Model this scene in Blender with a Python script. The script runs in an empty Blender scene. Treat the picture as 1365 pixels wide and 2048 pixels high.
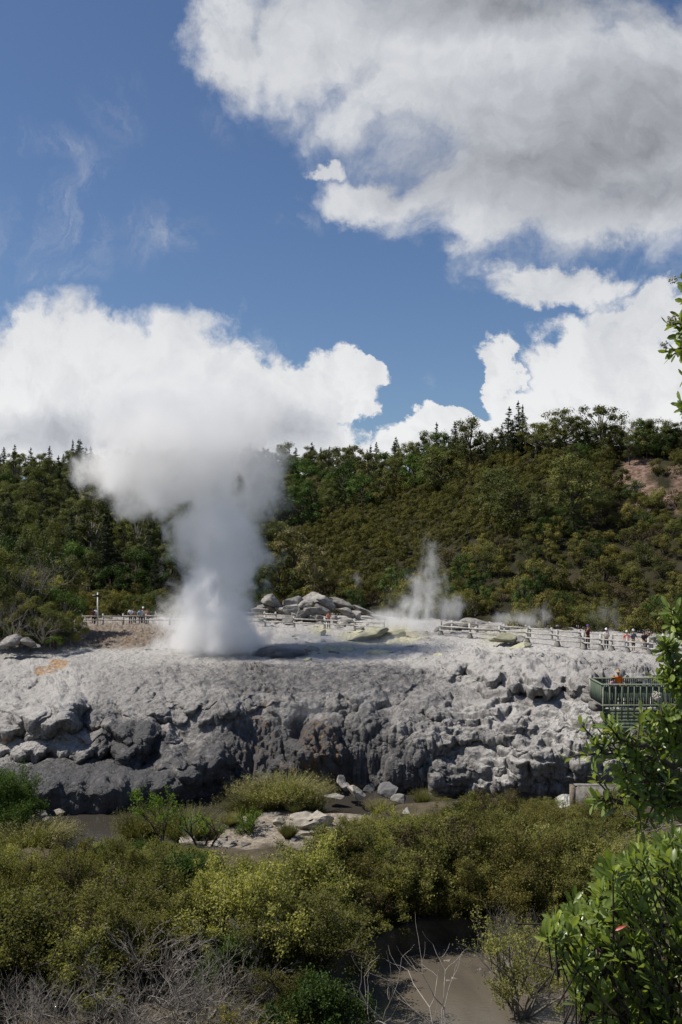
import bpy, bmesh, math, random
import numpy as np
from mathutils import Vector, Matrix, Euler

R = math.radians
scene = bpy.context.scene
COL = scene.collection
F = 1991.0            # focal length in photograph pixels (35 mm on a 24x36 frame, upright)
CX, HY = 682.5, 1090.0
def W(px, py, Y):
    """world point seen at photograph pixel (px, py) standing Y metres from the viewer"""
    return Vector(((px - CX) / F * Y, Y, (HY - py) / F * Y))

# ------------------------------------------------------------------ camera
cam_d = bpy.data.cameras.new('camera')
cam = bpy.data.objects.new('camera', cam_d)
COL.objects.link(cam)
cam.location = (0, 0, 0)
cam.rotation_euler = (R(90), 0, 0)
cam_d.sensor_fit = 'VERTICAL'
cam_d.sensor_height = 36
cam_d.lens = 35
cam_d.shift_y = (HY - 1024) / 2048
cam_d.clip_start = 0.1
cam_d.clip_end = 5000
scene.camera = cam

# ------------------------------------------------------------------ sun, exposure
SUN_EL, SUN_AZ = 53.0, -88.0     # azimuth from +Y, negative = to the left
sd = Vector((math.sin(R(SUN_AZ)) * math.cos(R(SUN_EL)), math.cos(R(SUN_AZ)) * math.cos(R(SUN_EL)), math.sin(R(SUN_EL))))
sun_l = bpy.data.lights.new('sun', 'SUN')
sun_l.energy = 4.9
sun_l.angle = R(0.5)
sun_l.color = (1.0, 0.94, 0.85)
sun = bpy.data.objects.new('sun', sun_l)
COL.objects.link(sun)
sun.rotation_euler = sd.to_track_quat('Z', 'Y').to_euler()
sun.location = (-40, 20, 60)
scene.view_settings.view_transform = 'Standard'
scene.view_settings.look = 'None'
scene.view_settings.exposure = 0.2
scene.view_settings.gamma = 1.0
scene.render.engine = 'CYCLES'
cy = scene.cycles
cy.max_bounces = 28
cy.diffuse_bounces = 3
cy.glossy_bounces = 2
cy.transmission_bounces = 4
cy.volume_bounces = 28
cy.transparent_max_bounces = 8
cy.volume_step_rate = 1.0
cy.volume_max_steps = 96
cy.use_denoising = True
try:
    cy.denoiser = 'OPENIMAGEDENOISE'
    cy.denoising_prefilter = 'ACCURATE'
except Exception:
    pass
cy.sample_clamp_indirect = 6.0
cy.caustics_reflective = False
cy.caustics_refractive = False

# ------------------------------------------------------------------ node helper
class NT:
    def __init__(s, tree):
        s.t = tree; s.n = tree.nodes; s.l = tree.links
    def node(s, typ, **kw):
        n = s.n.new(typ)
        for k, v in kw.items():
            if k == 'ins':
                for i, val in v.items():
                    s.put(n.inputs[i], val)
            else:
                setattr(n, k, v)
        return n
    def put(s, sock, val):
        if isinstance(val, bpy.types.NodeSocket):
            s.l.new(val, sock)
        elif val is not None:
            sock.default_value = val
    def math(s, op, a, b=None, c=None, clamp=False):
        n = s.n.new('ShaderNodeMath'); n.operation = op; n.use_clamp = clamp
        s.put(n.inputs[0], a)
        if b is not None: s.put(n.inputs[1], b)
        if c is not None: s.put(n.inputs[2], c)
        return n.outputs[0]
    def vec(s, op, a, b=None, c=None, out=0):
        n = s.n.new('ShaderNodeVectorMath'); n.operation = op
        s.put(n.inputs[0], a)
        if b is not None: s.put(n.inputs[1], b)
        if c is not None: s.put(n.inputs[2], c)
        return n.outputs[out]
    def noise(s, vecin, scale, detail=4, rough=0.55, dist=0.0, dim='3D', color=False):
        n = s.n.new('ShaderNodeTexNoise'); n.noise_dimensions = dim
        s.put(n.inputs['Vector'], vecin)
        n.inputs['Scale'].default_value = scale
        n.inputs['Detail'].default_value = detail
        n.inputs['Roughness'].default_value = rough
        n.inputs['Distortion'].default_value = dist
        return n.outputs['Color' if color else 'Fac']
    def step(s, x, lo, hi, a=0.0, b=1.0, kind='SMOOTHSTEP'):
        n = s.n.new('ShaderNodeMapRange'); n.interpolation_type = kind; n.clamp = True
        s.put(n.inputs[0], x)
        for i, v in zip((1, 2, 3, 4), (lo, hi, a, b)): s.put(n.inputs[i], v)
        return n.outputs[0]
    def mix(s, fac, a, b, blend='MIX'):
        n = s.n.new('ShaderNodeMix'); n.data_type = 'RGBA'; n.blend_type = blend
        s.put(n.inputs[0], fac)
        s.put(n.inputs[6], a if not isinstance(a, tuple) else (*a[:3], 1))
        s.put(n.inputs[7], b if not isinstance(b, tuple) else (*b[:3], 1))
        return n.outputs[2]
    def attr(s, name):
        n = s.n.new('ShaderNodeAttribute'); n.attribute_name = name
        return n.outputs['Fac']

def ellipse_field(nt, p, items, k=0.12):
    """smallest elliptical distance to a set of blobs (1 on each blob's rim)"""
    cur = None
    for (c, inv) in items:
        off = tuple(-ci * ii for ci, ii in zip(c, inv))
        q = nt.vec('MULTIPLY_ADD', p, inv, off)
        n = nt.n.new('ShaderNodeVectorMath'); n.operation = 'LENGTH'
        nt.l.new(q, n.inputs[0])
        ln = n.outputs['Value']
        cur = ln if cur is None else nt.math('SMOOTH_MIN', cur, ln, k)
    return cur

# ------------------------------------------------------------------ world: clear sky with cumulus
world = bpy.data.worlds.new('World')
scene.world = world
world.use_nodes = True
wt = world.node_tree
wt.nodes.clear()
nt = NT(wt)
sky = nt.node('ShaderNodeTexSky', sky_type='NISHITA')
sky.sun_disc = False
sky.sun_elevation = R(SUN_EL)
sky.sun_rotation = R(SUN_AZ)
sky.altitude = 300
sky.air_density = 1.0
sky.dust_density = 0.6
sky.ozone_density = 2.0
SKY_STR = 0.072
tc = nt.node('ShaderNodeTexCoord')
sep = nt.node('ShaderNodeSeparateXYZ', ins={0: tc.outputs['Generated']})
yy = nt.math('MAXIMUM', nt.math('ABSOLUTE', sep.outputs[1]), 0.22)
cu = nt.math('DIVIDE', sep.outputs[0], yy)
cv = nt.math('DIVIDE', sep.outputs[2], yy)
P0 = nt.node('ShaderNodeCombineXYZ', ins={0: cu, 1: cv, 2: 0.0}).outputs[0]

def E(px, py, rx, ry):
    return (((px - CX) / F, (HY - py) / F, 0.0), (F / rx, F / ry, 0.0))
CLOUDS = [E(480, 90, 125, 120), E(640, 70, 175, 145), E(930, 110, 360, 250), E(1180, 260, 420, 270), E(1450, 250, 330, 300),
          E(760, 395, 150, 68), E(960, 400, 190, 120), E(1250, 425, 370, 84), E(655, 325, 52, 24),
          E(-40, 770, 190, 112), E(150, 770, 230, 130), E(350, 790, 210, 126), E(500, 790, 160, 96), E(620, 770, 130, 62), E(715, 742, 66, 26),
          E(200, 900, 520, 70), E(480, 870, 190, 70),
          E(1130, 588, 125, 46), E(1330, 650, 120, 50), E(1240, 720, 190, 62), E(1130, 790, 150, 62), E(1300, 800, 220, 80), E(985, 735, 40, 50),
          E(905, 850, 82, 42), E(990, 850, 90, 34), E(1080, 870, 260, 60), E(760, 905, 130, 22)]
THIN = [E(130, 480, 220, 130), E(310, 490, 140, 110), E(60, 310, 170, 60), E(215, 220, 80, 110), E(160, 380, 90, 120), E(600, 460, 70, 40), E(440, 250, 80, 50),
        E(130, 580, 120, 36), E(870, 745, 30, 24), E(510, 670, 60, 26), E(850, 480, 120, 36), E(1010, 570, 70, 30)]
DARK = [E(1060, -10, 420, 70), E(1260, 260, 330, 150), E(1060, 330, 260, 90), E(1300, 380, 220, 70), E(260, 860, 260, 50), E(520, 840, 120, 50)]

n_a = nt.noise(P0, 3.6, 8, 0.62, 0.25, color=True)
warp = nt.vec('MULTIPLY_ADD', nt.vec('SUBTRACT', n_a, (0.5, 0.5, 0.5)), (0.20, 0.20, 0.0), P0)
n_b = nt.noise(P0, 22.0, 6, 0.6, 0.1, color=True)
warp2 = nt.vec('MULTIPLY_ADD', nt.vec('SUBTRACT', n_b, (0.5, 0.5, 0.5)), (0.07, 0.07, 0.0), warp)
d = ellipse_field(nt, warp2, CLOUDS, 0.16)
billow = nt.noise(warp, 9.0, 10, 0.6, 0.15)
dens_in = nt.math('MULTIPLY_ADD', nt.math('SUBTRACT', billow, 0.5), 1.5, nt.math('SUBTRACT', 1.22, d))
# crisp rims on the distant cumulus, frayed ones on the near cloud overhead
soft = nt.step(cv, 0.10, 0.34, 0.16, 0.70)
cover = nt.step(dens_in, 0.0, soft)
dt = ellipse_field(nt, warp, THIN, 0.2)
strm = nt.noise(nt.vec('MULTIPLY', warp, (2.0, 0.8, 1.0)), 7.0, 10, 0.72, 0.9)
thin = nt.math('MULTIPLY', nt.step(nt.math('SUBTRACT', 1.05, dt), 0.0, 1.0), nt.step(strm, 0.42, 0.80, 0.0, 0.48))
cover = nt.math('MAXIMUM', cover, thin)
# the light inside a cloud: bright rims, grey cores and bases
dd = ellipse_field(nt, nt.vec('MULTIPLY_ADD', nt.vec('SUBTRACT', n_a, (0.5, 0.5, 0.5)), (0.16, 0.14, 0.0), P0), DARK, 0.3)
core = nt.step(nt.math('SUBTRACT', 1.7, dd), 0.0, 1.6)
up = nt.vec('ADD', warp2, (-0.006, 0.012, 0.0))
n_up = nt.noise(nt.vec('ADD', warp, (-0.010, 0.018, 0.0)), 9.0, 10, 0.6, 0.15)
relief = nt.math('SUBTRACT', billow, n_up)
mott = nt.noise(warp, 5.0, 5, 0.55)
lowc = nt.step(cv, 0.10, 0.34, 1.0, 0.80)
lit = nt.math('MULTIPLY_ADD', relief, 0.7, 0.82)
lit = nt.math('MULTIPLY_ADD', nt.math('SUBTRACT', mott, 0.5), 0.28, lit)
lit = nt.math('SUBTRACT', lit, nt.math('MULTIPLY', core, 0.36))
lit = nt.math('MULTIPLY', nt.math('MAXIMUM', nt.math('MINIMUM', lit, 0.86), 0.34), nt.math('MULTIPLY', lowc, .88))
ccol = nt.mix(nt.step(lit, 0.35, 0.85), (0.92, 0.965, 1.05), (1.0, 1.0, 1.0))
bgs = nt.node('ShaderNodeBackground', ins={0: nt.mix(1.0, sky.outputs[0], (0.80, 0.90, 1.06), 'MULTIPLY'), 1: SKY_STR})
bgc = nt.node('ShaderNodeBackground', ins={0: ccol, 1: lit})
mixs = nt.node('ShaderNodeMixShader', ins={0: cover, 1: bgs.outputs[0], 2: bgc.outputs[0]})
wo = nt.node('ShaderNodeOutputWorld', ins={0: mixs.outputs[0]})
world.cycles.sampling_method = 'MANUAL'
world.cycles.sample_map_resolution = 512

# ------------------------------------------------------------------ numpy noise
def _h(ix, iy, iz, seed):
    h = (ix.astype(np.int64) * 374761393 + iy.astype(np.int64) * 668265263 + iz.astype(np.int64) * 2147483647 + seed * 974634777) & 0xFFFFFFFF
    h = ((h ^ (h >> 13)) * 1274126177) & 0xFFFFFFFF
    h = ((h ^ (h >> 16)) * 2246822519) & 0xFFFFFFFF
    return (h ^ (h >> 15)) / 4294967296.0
def vnoise(p, seed=0):
    i = np.floor(p).astype(np.int64); f = p - i
    w = f * f * f * (f * (f * 6 - 15) + 10)
    o = 0
    for a in (0, 1):
        wa = w[:, 0] if a else 1 - w[:, 0]
        for b in (0, 1):
            wb = w[:, 1] if b else 1 - w[:, 1]
            for c in (0, 1):
                wc = w[:, 2] if c else 1 - w[:, 2]
                o = o + wa * wb * wc * _h(i[:, 0] + a, i[:, 1] + b, i[:, 2] + c, seed)
    return o * 2 - 1
def fbm(p, octs=4, seed=0, gain=0.5):
    o = 0; a = 1.0; t = 0
    for k in range(octs):
        o = o + a * vnoise(p * (2.03 ** k) + k * 7.7, seed + k); t += a; a *= gain
    return o / t
def worley(p, seed=0):
    """rounded lumps parted by creases: 1 at a lump's middle, 0 in the crease; also F2-F1"""
    i = np.floor(p).astype(np.int64)
    f1 = np.full(len(p), 9.0); f2 = np.full(len(p), 9.0)
    for a in (-1, 0, 1):
        for b in (-1, 0, 1):
            for c in (-1, 0, 1):
                x, y, z = i[:, 0] + a, i[:, 1] + b, i[:, 2] + c
                dx = x + _h(x, y, z, seed) - p[:, 0]
                dy = y + _h(x, y, z, seed + 11) - p[:, 1]
                dz = z + _h(x, y, z, seed + 23) - p[:, 2]
                dq = dx * dx + dy * dy + dz * dz
                m = dq < f1
                f2 = np.where(m, f1, np.minimum(f2, dq))
                f1 = np.where(m, dq, f1)
    return np.clip(1 - f1, 0, 1), np.sqrt(f2) - np.sqrt(f1)
def sstep(x, a, b):
    t = np.clip((x - a) / (b - a), 0, 1)
    return t * t * (3 - 2 * t)

# ------------------------------------------------------------------ mesh helpers
def new_mesh(name, V, Fc, mats, smooth=False, attrs=None, midx=None):
    """V (n,3); Fc (m,k) equal-size faces or a list of such arrays"""
    if isinstance(Fc, np.ndarray): Fc = [Fc]
    Fc = [np.asarray(f, dtype=np.int32) for f in Fc if len(f)]
    me = bpy.data.meshes.new(name)
    V = np.asarray(V, dtype=np.float32)
    me.vertices.add(len(V)); me.vertices.foreach_set('co', V.ravel())
    nl = sum(f.size for f in Fc); nf = sum(len(f) for f in Fc)
    me.loops.add(nl); me.polygons.add(nf)
    me.loops.foreach_set('vertex_index', np.concatenate([f.ravel() for f in Fc]))
    starts = []; s = 0
    for f in Fc:
        starts.append(s + np.arange(len(f)) * f.shape[1]); s += f.size
    me.polygons.foreach_set('loop_start', np.concatenate(starts).astype(np.int32))
    if smooth: me.polygons.foreach_set('use_smooth', np.ones(nf, dtype=bool))
    if midx is not None: me.polygons.foreach_set('material_index', np.asarray(midx, dtype=np.int32))
    for m in (mats if isinstance(mats, (list, tuple)) else [mats]):
        me.materials.append(m)
    if attrs:
        for k, v in attrs.items():
            a = me.attributes.new(k, 'FLOAT', 'POINT')
            a.data.foreach_set('value', np.asarray(v, dtype=np.float32))
    me.update(calc_edges=True)
    me.validate()
    return me
def link(name, me, parent=None, loc=None):
    o = bpy.data.objects.new(name, me); COL.objects.link(o)
    if parent is not None: o.parent = parent
    if loc is not None: o.location = loc
    return o
def tag(o, label=None, cat=None, group=None, kind=None):
    if label: o['label'] = label
    if cat: o['category'] = cat
    if group: o['group'] = group
    if kind: o['kind'] = kind
    return o
def empty(name, loc=(0, 0, 0), rz=0.0):
    o = bpy.data.objects.new(name, None); COL.objects.link(o)
    o.location = loc; o.rotation_euler = (0, 0, rz); o.empty_display_size = 0.3
    return o
def copy_tree(o, parent=None):
    c = o.copy(); COL.objects.link(c); c.parent = parent
    for ch in KIDS.get(o.name, []):
        g = copy_tree(ch, c)
    return c
KIDS = {}
def kid(p, c):
    c.parent = p; KIDS.setdefault(p.name, []).append(c)
    return c

class MB:
    """collects boxes, tubes and prisms into one mesh"""
    def __init__(s): s.v = []; s.f3 = []; s.f4 = []; s.n = 0
    def add(s, V, quads=None, tris=None):
        V = np.asarray(V, dtype=float)
        if quads is not None and len(quads): s.f4.append(np.asarray(quads) + s.n)
        if tris is not None and len(tris): s.f3.append(np.asarray(tris) + s.n)
        s.v.append(V); s.n += len(V)
    def box(s, c, size, rot=None, taper=1.0):
        hx, hy, hz = [q / 2 for q in size]
        V = np.array([(x * hx * (taper if z > 0 else 1), y * hy * (taper if z > 0 else 1), z * hz) for z in (-1, 1) for y in (-1, 1) for x in (-1, 1)])
        if rot is not None: V = V @ np.array(rot.to_matrix() if isinstance(rot, Euler) else rot).T
        V = V + np.array(c)
        s.add(V, [(0, 2, 3, 1), (4, 5, 7, 6), (0, 1, 5, 4), (2, 6, 7, 3), (0, 4, 6, 2), (1, 3, 7, 5)])
    def bar(s, a, b, w, h):
        """rectangular bar from a to b; w = horizontal thickness, h = upright height"""
        a = Vector(a); b = Vector(b); d = b - a; L = d.length; d.normalize()
        side = d.cross(Vector((0, 0, 1)))
        if side.length < 1e-4: side = Vector((1, 0, 0))
        side.normalize(); up = side.cross(d)
        M = Matrix((d, side, up)).transposed()
        s.box((a + b) / 2, (L, w, h), rot=M)
    def tube(s, pts, rad, sides=6, cap=True):
        pts = [np.array(p, dtype=float) for p in pts]
        n = len(pts); rings = []
        for i, p in enumerate(pts):
            t = pts[min(i + 1, n - 1)] - pts[max(i - 1, 0)]
            t = t / (np.linalg.norm(t) + 1e-9)
            a = np.array((0, 0, 1.0)) if abs(t[2]) < 0.9 else np.array((1.0, 0, 0))
            u = np.cross(t, a); u /= np.linalg.norm(u); w = np.cross(t, u)
            r = rad[i] if hasattr(rad, '__len__') else rad
            ang = np.arange(sides) * 2 * math.pi / sides
            rings.append(p + r * (np.cos(ang)[:, None] * u + np.sin(ang)[:, None] * w))
        V = np.concatenate(rings); q = []
        for i in range(n - 1):
            for k in range(sides):
                k2 = (k + 1) % sides
                q.append((i * sides + k, i * sides + k2, (i + 1) * sides + k2, (i + 1) * sides + k))
        tr = []
        if cap:
            V = np.concatenate([V, [pts[0], pts[-1]]])
            for k in range(sides):
                k2 = (k + 1) % sides
                tr.append((n * sides, k2, k)); tr.append((n * sides + 1, (n - 1) * sides + k, (n - 1) * sides + k2))
        s.add(V, q, tr)
    def mesh(s, name, mat, smooth=False, attrs=None):
        fs = []
        if s.f4: fs.append(np.concatenate(s.f4))
        if s.f3: fs.append(np.concatenate(s.f3))
        return new_mesh(name, np.concatenate(s.v), fs, mat, smooth, attrs)
    def build(s, name, mat, parent=None, smooth=False, loc=None):
        return link(name, s.mesh(name, mat, smooth), parent, loc)

# ------------------------------------------------------------------ materials
def mat(name):
    m = bpy.data.materials.new(name); m.use_nodes = True
    m.node_tree.nodes.clear()
    return m, NT(m.node_tree)
def out(nt, surf, disp=None, vol=None):
    o = nt.node('ShaderNodeOutputMaterial')
    if surf is not None: nt.l.new(surf, o.inputs['Surface'])
    if vol is not None: nt.l.new(vol, o.inputs['Volume'])
def bsdf(nt, col, rough=0.8, normal=None, spec=0.3, **kw):
    b = nt.node('ShaderNodeBsdfPrincipled')
    nt.put(b.inputs['Base Color'], col if not isinstance(col, tuple) else (*col[:3], 1))
    nt.put(b.inputs['Roughness'], rough)
    nt.put(b.inputs['Specular IOR Level'], spec)
    if normal is not None: nt.l.new(normal, b.inputs['Normal'])
    for k, v in kw.items(): nt.put(b.inputs[k.replace('_', ' ')], v)
    return b.outputs[0]
def bump(nt, h, strength=0.5, dist=0.05):
    return nt.node('ShaderNodeBump', ins={'Strength': strength, 'Distance': dist, 'Height': h}).outputs[0]

def plain(name, col, var=0.25, scale=8.0, rough=0.8, spec=0.3, b=0.3, bd=0.01, stretch=(1, 1, 1), coord='Object', rand=0.0):
    """a procedurally mottled surface of one colour"""
    m, nt = mat(name)
    tc = nt.node('ShaderNodeTexCoord')
    v = nt.vec('MULTIPLY', tc.outputs[coord], stretch)
    n = nt.noise(v, scale, 5, 0.6)
    dark = tuple(c * (1 - var) for c in col); light = tuple(min(1, c * (1 + var)) for c in col)
    c = nt.mix(nt.step(n, 0.3, 0.7), dark, light)
    if rand:
        oi = nt.node('ShaderNodeObjectInfo')
        c = nt.mix(1.0, c, nt.mix(oi.outputs['Random'], (1 - rand,) * 3, (1 + rand,) * 3), 'MULTIPLY')
    out(nt, bsdf(nt, c, rough, bump(nt, n, b, bd), spec))
    return m

def leaf_mat(name, dark, light, tip, trans=0.25, rough=0.7, spec=0.15, hueband=0.25):
    """foliage: per-leaf and per-plant colour differences, some light passing through"""
    m, nt = mat(name)
    r = nt.attr('rnd')
    oi = nt.node('ShaderNodeObjectInfo')
    tc = nt.node('ShaderNodeTexCoord')
    n = nt.noise(tc.outputs['Object'], 0.9, 3, 0.6)
    f = nt.math('MULTIPLY_ADD', r, 0.55, nt.math('MULTIPLY', nt.step(n, 0.3, 0.7), 0.45))
    c = nt.mix(f, dark, light)
    c = nt.mix(nt.step(nt.math('MULTIPLY_ADD', oi.outputs['Random'], 0.5, nt.math('MULTIPLY', r, 0.6)), 0.55, 1.05), c, tip)
    sc = nt.math('MULTIPLY_ADD', nt.math('FRACT', nt.math('MULTIPLY', oi.outputs['Random'], 7.31)), 0.7, 0.65)
    c = nt.mix(1.0, c, nt.node('ShaderNodeCombineXYZ', ins={0: nt.math('MULTIPLY', sc, 1.0), 1: sc, 2: sc}).outputs[0], 'MULTIPLY')
    b = bsdf(nt, c, rough, None, spec)
    t = nt.node('ShaderNodeBsdfTranslucent', ins={0: nt.mix(1.0, c, (1.5, 1.7, 0.6), 'MULTIPLY')})
    mx = nt.node('ShaderNodeMixShader', ins={0: trans, 1: b, 2: t.outputs[0]})
    out(nt, mx.outputs[0])
    return m

M = {}
M['bark'] = plain('bark', (0.085, 0.07, 0.055), 0.35, 6, 0.9, 0.1, 0.6, 0.02, (1, 1, 0.3))
M['pale_bark'] = plain('pale_bark', (0.22, 0.19, 0.16), 0.3, 6, 0.85, 0.1, 0.4, 0.02, (1, 1, 0.3))
M['dead_wood'] = plain('dead_wood', (0.19, 0.172, 0.15), 0.4, 9, 0.8, 0.15, 0.4, 0.01, (1, 1, 0.4), rand=0.25)
M['white_wood'] = plain('white_wood', (0.36, 0.33, 0.29), 0.2, 9, 0.75, 0.15, 0.4, 0.01, (1, 1, 0.4))
M['dark_twig'] = plain('dark_twig', (0.05, 0.04, 0.032), 0.3, 9, 0.8, 0.15, 0.4, 0.01)
M['leaf_pine'] = leaf_mat('pine_needles', (0.020, 0.028, 0.014), (0.050, 0.064, 0.028), (0.062, 0.074, 0.030), 0.2)
M['leaf_broad'] = leaf_mat('forest_leaves', (0.052, 0.058, 0.021), (0.130, 0.138, 0.046), (0.190, 0.168, 0.058), 0.3)
M['leaf_green'] = leaf_mat('fresh_leaves', (0.024, 0.042, 0.010), (0.070, 0.110, 0.026), (0.100, 0.140, 0.034), 0.28)
M['leaf_scrub'] = leaf_mat('scrub_leaves', (0.066, 0.066, 0.020), (0.165, 0.152, 0.044), (0.230, 0.185, 0.055), 0.32)
M['leaf_pale'] = leaf_mat('pale_leaves', (0.08, 0.075, 0.03), (0.20, 0.18, 0.08), (0.24, 0.20, 0.09), 0.2)
M['leaf_manuka'] = leaf_mat('tea_tree_leaves', (0.100, 0.102, 0.034), (0.250, 0.238, 0.078), (0.330, 0.305, 0.100), 0.38)
M['leaf_bright'] = leaf_mat('bright_leaves', (0.06, 0.10, 0.012), (0.15, 0.22, 0.035), (0.20, 0.27, 0.05), 0.35)
M['leaf_rust'] = leaf_mat('rusty_leaves', (0.045, 0.034, 0.018), (0.11, 0.085, 0.045), (0.14, 0.105, 0.05), 0.2)
M['grass'] = leaf_mat('tussock_blades', (0.07, 0.075, 0.022), (0.19, 0.18, 0.07), (0.30, 0.26, 0.13), 0.25)
M['timber'] = plain('weathered_timber', (0.36, 0.345, 0.315), 0.3, 5, 0.8, 0.2, 0.4, 0.01, (1, 1, 1))
M['concrete'] = plain('concrete', (0.18, 0.17, 0.155), 0.35, 3, 0.85, 0.2, 0.4, 0.01)
M['green_wood'] = plain('green_stained_wood', (0.085, 0.11, 0.08), 0.4, 4, 0.8, 0.2, 0.5, 0.01, (4, 4, 0.4))
M['green_frame'] = plain('green_frame_wood', (0.165, 0.195, 0.135), 0.3, 4, 0.8, 0.2, 0.5, 0.01, (3, 3, 0.5))
M['yellow_timber'] = plain('new_yellow_timber', (0.42, 0.34, 0.15), 0.2, 4, 0.8, 0.2, 0.3, 0.01)
M['black_sign'] = plain('black_sign_face', (0.02, 0.02, 0.025), 0.3, 6, 0.5, 0.4, 0.1, 0.003)
M['white_sign'] = plain('white_sign_face', (0.7, 0.7, 0.68), 0.1, 6, 0.5, 0.4, 0.1, 0.003)

def rock_mat(name, base, dark, pale, sulfur=True):
    """silica sinter: mottled greys with dark wet skin, ochre stains and sulphur where the attributes say so"""
    m, nt = mat(name)
    tc = nt.node('ShaderNodeTexCoord')
    P = tc.outputs['Object']
    a_w, a_o, a_s, a_d = (nt.attr(k) for k in ('wet', 'ochre', 'sulfur', 'dirt'))
    a_c = nt.attr('crust')
    n1 = nt.noise(P, 0.55, 6, 0.62, 0.3)
    n2 = nt.noise(P, 3.2, 6, 0.65)
    n3 = nt.noise(nt.vec('MULTIPLY', P, (1, 1, 0.22)), 3.0, 5, 0.6, 0.4)     # runs down the faces
    c = nt.mix(nt.step(n1, 0.3, 0.7), base, tuple(x * 1.25 for x in base))
    c = nt.mix(nt.step(n2, 0.40, 0.66, 0.0, 0.75), c, tuple(x * 0.5 for x in base))
    g = nt.node('ShaderNodeNewGeometry')
    nz = nt.node('ShaderNodeSeparateXYZ', ins={0: g.outputs['Normal']}).outputs[2]
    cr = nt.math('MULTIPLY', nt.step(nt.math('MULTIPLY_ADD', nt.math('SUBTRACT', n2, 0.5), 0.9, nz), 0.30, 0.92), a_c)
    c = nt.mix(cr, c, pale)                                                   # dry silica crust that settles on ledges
    wet = nt.step(nt.math('MULTIPLY_ADD', nt.math('SUBTRACT', n3, 0.5), 1.5, a_w), 0.25, 0.85)
    c = nt.mix(wet, c, dark)
    c = nt.mix(nt.math('MULTIPLY', a_d, nt.step(n1, 0.2, 0.6, 0.6, 1.0)), c, nt.mix(nt.step(n2, 0.35, 0.65), (0.13, 0.095, 0.065), (0.24, 0.18, 0.125)))
    c = nt.mix(nt.step(nt.math('MULTIPLY_ADD', nt.math('SUBTRACT', nt.math('MULTIPLY_ADD', n2, .5, nt.math('MULTIPLY', n3, .5)), 0.5), 2.6, a_o), 0.45, 0.95, 0.0, 0.85), c, (0.34, 0.17, 0.04))
    c = nt.mix(nt.step(nt.math('MULTIPLY_ADD', nt.math('SUBTRACT', n2, 0.5), 1.0, a_s), 0.35, 0.95, 0.0, 0.7), c, (0.48, 0.46, 0.24))
    stn = nt.noise(nt.vec('MULTIPLY', P, (1, 1, .12)), 1.6, 5, .65, .3)
    face = nt.step(nz, .75, .15)
    c = nt.mix(nt.math('MULTIPLY', nt.step(stn, .44, .66, 0, .8), nt.math('MULTIPLY_ADD', face, .8, .2)), c, tuple(x * .38 for x in base))
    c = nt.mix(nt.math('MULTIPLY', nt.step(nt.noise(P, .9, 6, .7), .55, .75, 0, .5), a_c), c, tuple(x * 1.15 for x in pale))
    c = nt.mix(nt.step(nt.noise(nt.vec('MULTIPLY', P, (1, 1, .2)), 2.1, 4, .6), .62, .76, 0, .45), c, (.20, .15, .09))
    h = nt.math('MULTIPLY_ADD', nt.noise(P, 11.0, 7, 0.7), 1.0, nt.math('MULTIPLY', nt.noise(P, 4.0, 5, 0.6), 1.4))
    rgh = nt.math('MULTIPLY_ADD', wet, -0.44, 0.86)
    out(nt, bsdf(nt, c, rgh, bump(nt, h, 1.0, 0.14), 0.35))
    return m
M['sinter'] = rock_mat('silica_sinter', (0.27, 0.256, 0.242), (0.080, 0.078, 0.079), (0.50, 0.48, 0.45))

def boulder_mat(name, base, var=0.35):
    m, nt = mat(name)
    tc = nt.node('ShaderNodeTexCoord'); P = tc.outputs['Object']
    oi = nt.node('ShaderNodeObjectInfo')
    n = nt.noise(P, 1.3, 6, 0.65, 0.3); n2 = nt.noise(nt.vec('MULTIPLY', P, (1, 1, 3)), 2.5, 6, 0.7)
    c = nt.mix(nt.step(n, 0.32, 0.68), tuple(x * (1 - var) for x in base), tuple(x * (1 + var) for x in base))
    c = nt.mix(nt.step(n2, 0.5, 0.75, 0, 0.6), c, tuple(x * 0.35 for x in base))
    c = nt.mix(1.0, c, nt.mix(oi.outputs['Random'], (0.72,) * 3, (1.25,) * 3), 'MULTIPLY')
    out(nt, bsdf(nt, c, 0.85, bump(nt, nt.math('ADD', n, n2), 0.8, 0.08), 0.25))
    return m
M['boulder'] = boulder_mat('grey_boulder_rock', (0.24, 0.225, 0.205))
M['tan_rock'] = boulder_mat('tan_rock', (0.29, 0.26, 0.215))
M['sulf_rock'] = boulder_mat('sulphur_rock', (0.36, 0.35, 0.24), 0.2)
M['dark_rock'] = boulder_mat('dark_wet_rock', (0.10, 0.098, 0.098))

# soil of the hills, pink slip scar and gully floor by attribute
m, nt = mat('hill_soil'); M['hill'] = m
P = nt.node('ShaderNodeTexCoord').outputs['Object']
n1 = nt.noise(P, 0.25, 6, 0.65, 0.4); n2 = nt.noise(P, 1.6, 6, 0.7)
c = nt.mix(nt.step(n1, 0.35, 0.65), (0.022, 0.022, 0.012), (0.045, 0.040, 0.022))
c = nt.mix(nt.attr('pink'), c, nt.mix(nt.step(n2, 0.38, 0.62), (0.10, 0.065, 0.045), (0.25, 0.175, 0.14)))
c = nt.mix(nt.attr('brown'), c, nt.mix(nt.step(n2, 0.35, 0.65), (0.045, 0.033, 0.026), (0.13, 0.10, 0.08)))
out(nt, bsdf(nt, c, 0.95, bump(nt, n2, 0.8, 0.4), 0.1))
m, nt = mat('gully_soil'); M['gully'] = m
P = nt.node('ShaderNodeTexCoord').outputs['Object']
n1 = nt.noise(P, 0.7, 6, 0.65, 0.4); n2 = nt.noise(P, 5.0, 6, 0.7)
c = nt.mix(nt.step(n1, 0.35, 0.65), (0.05, 0.042, 0.025), (0.11, 0.09, 0.06))
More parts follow.
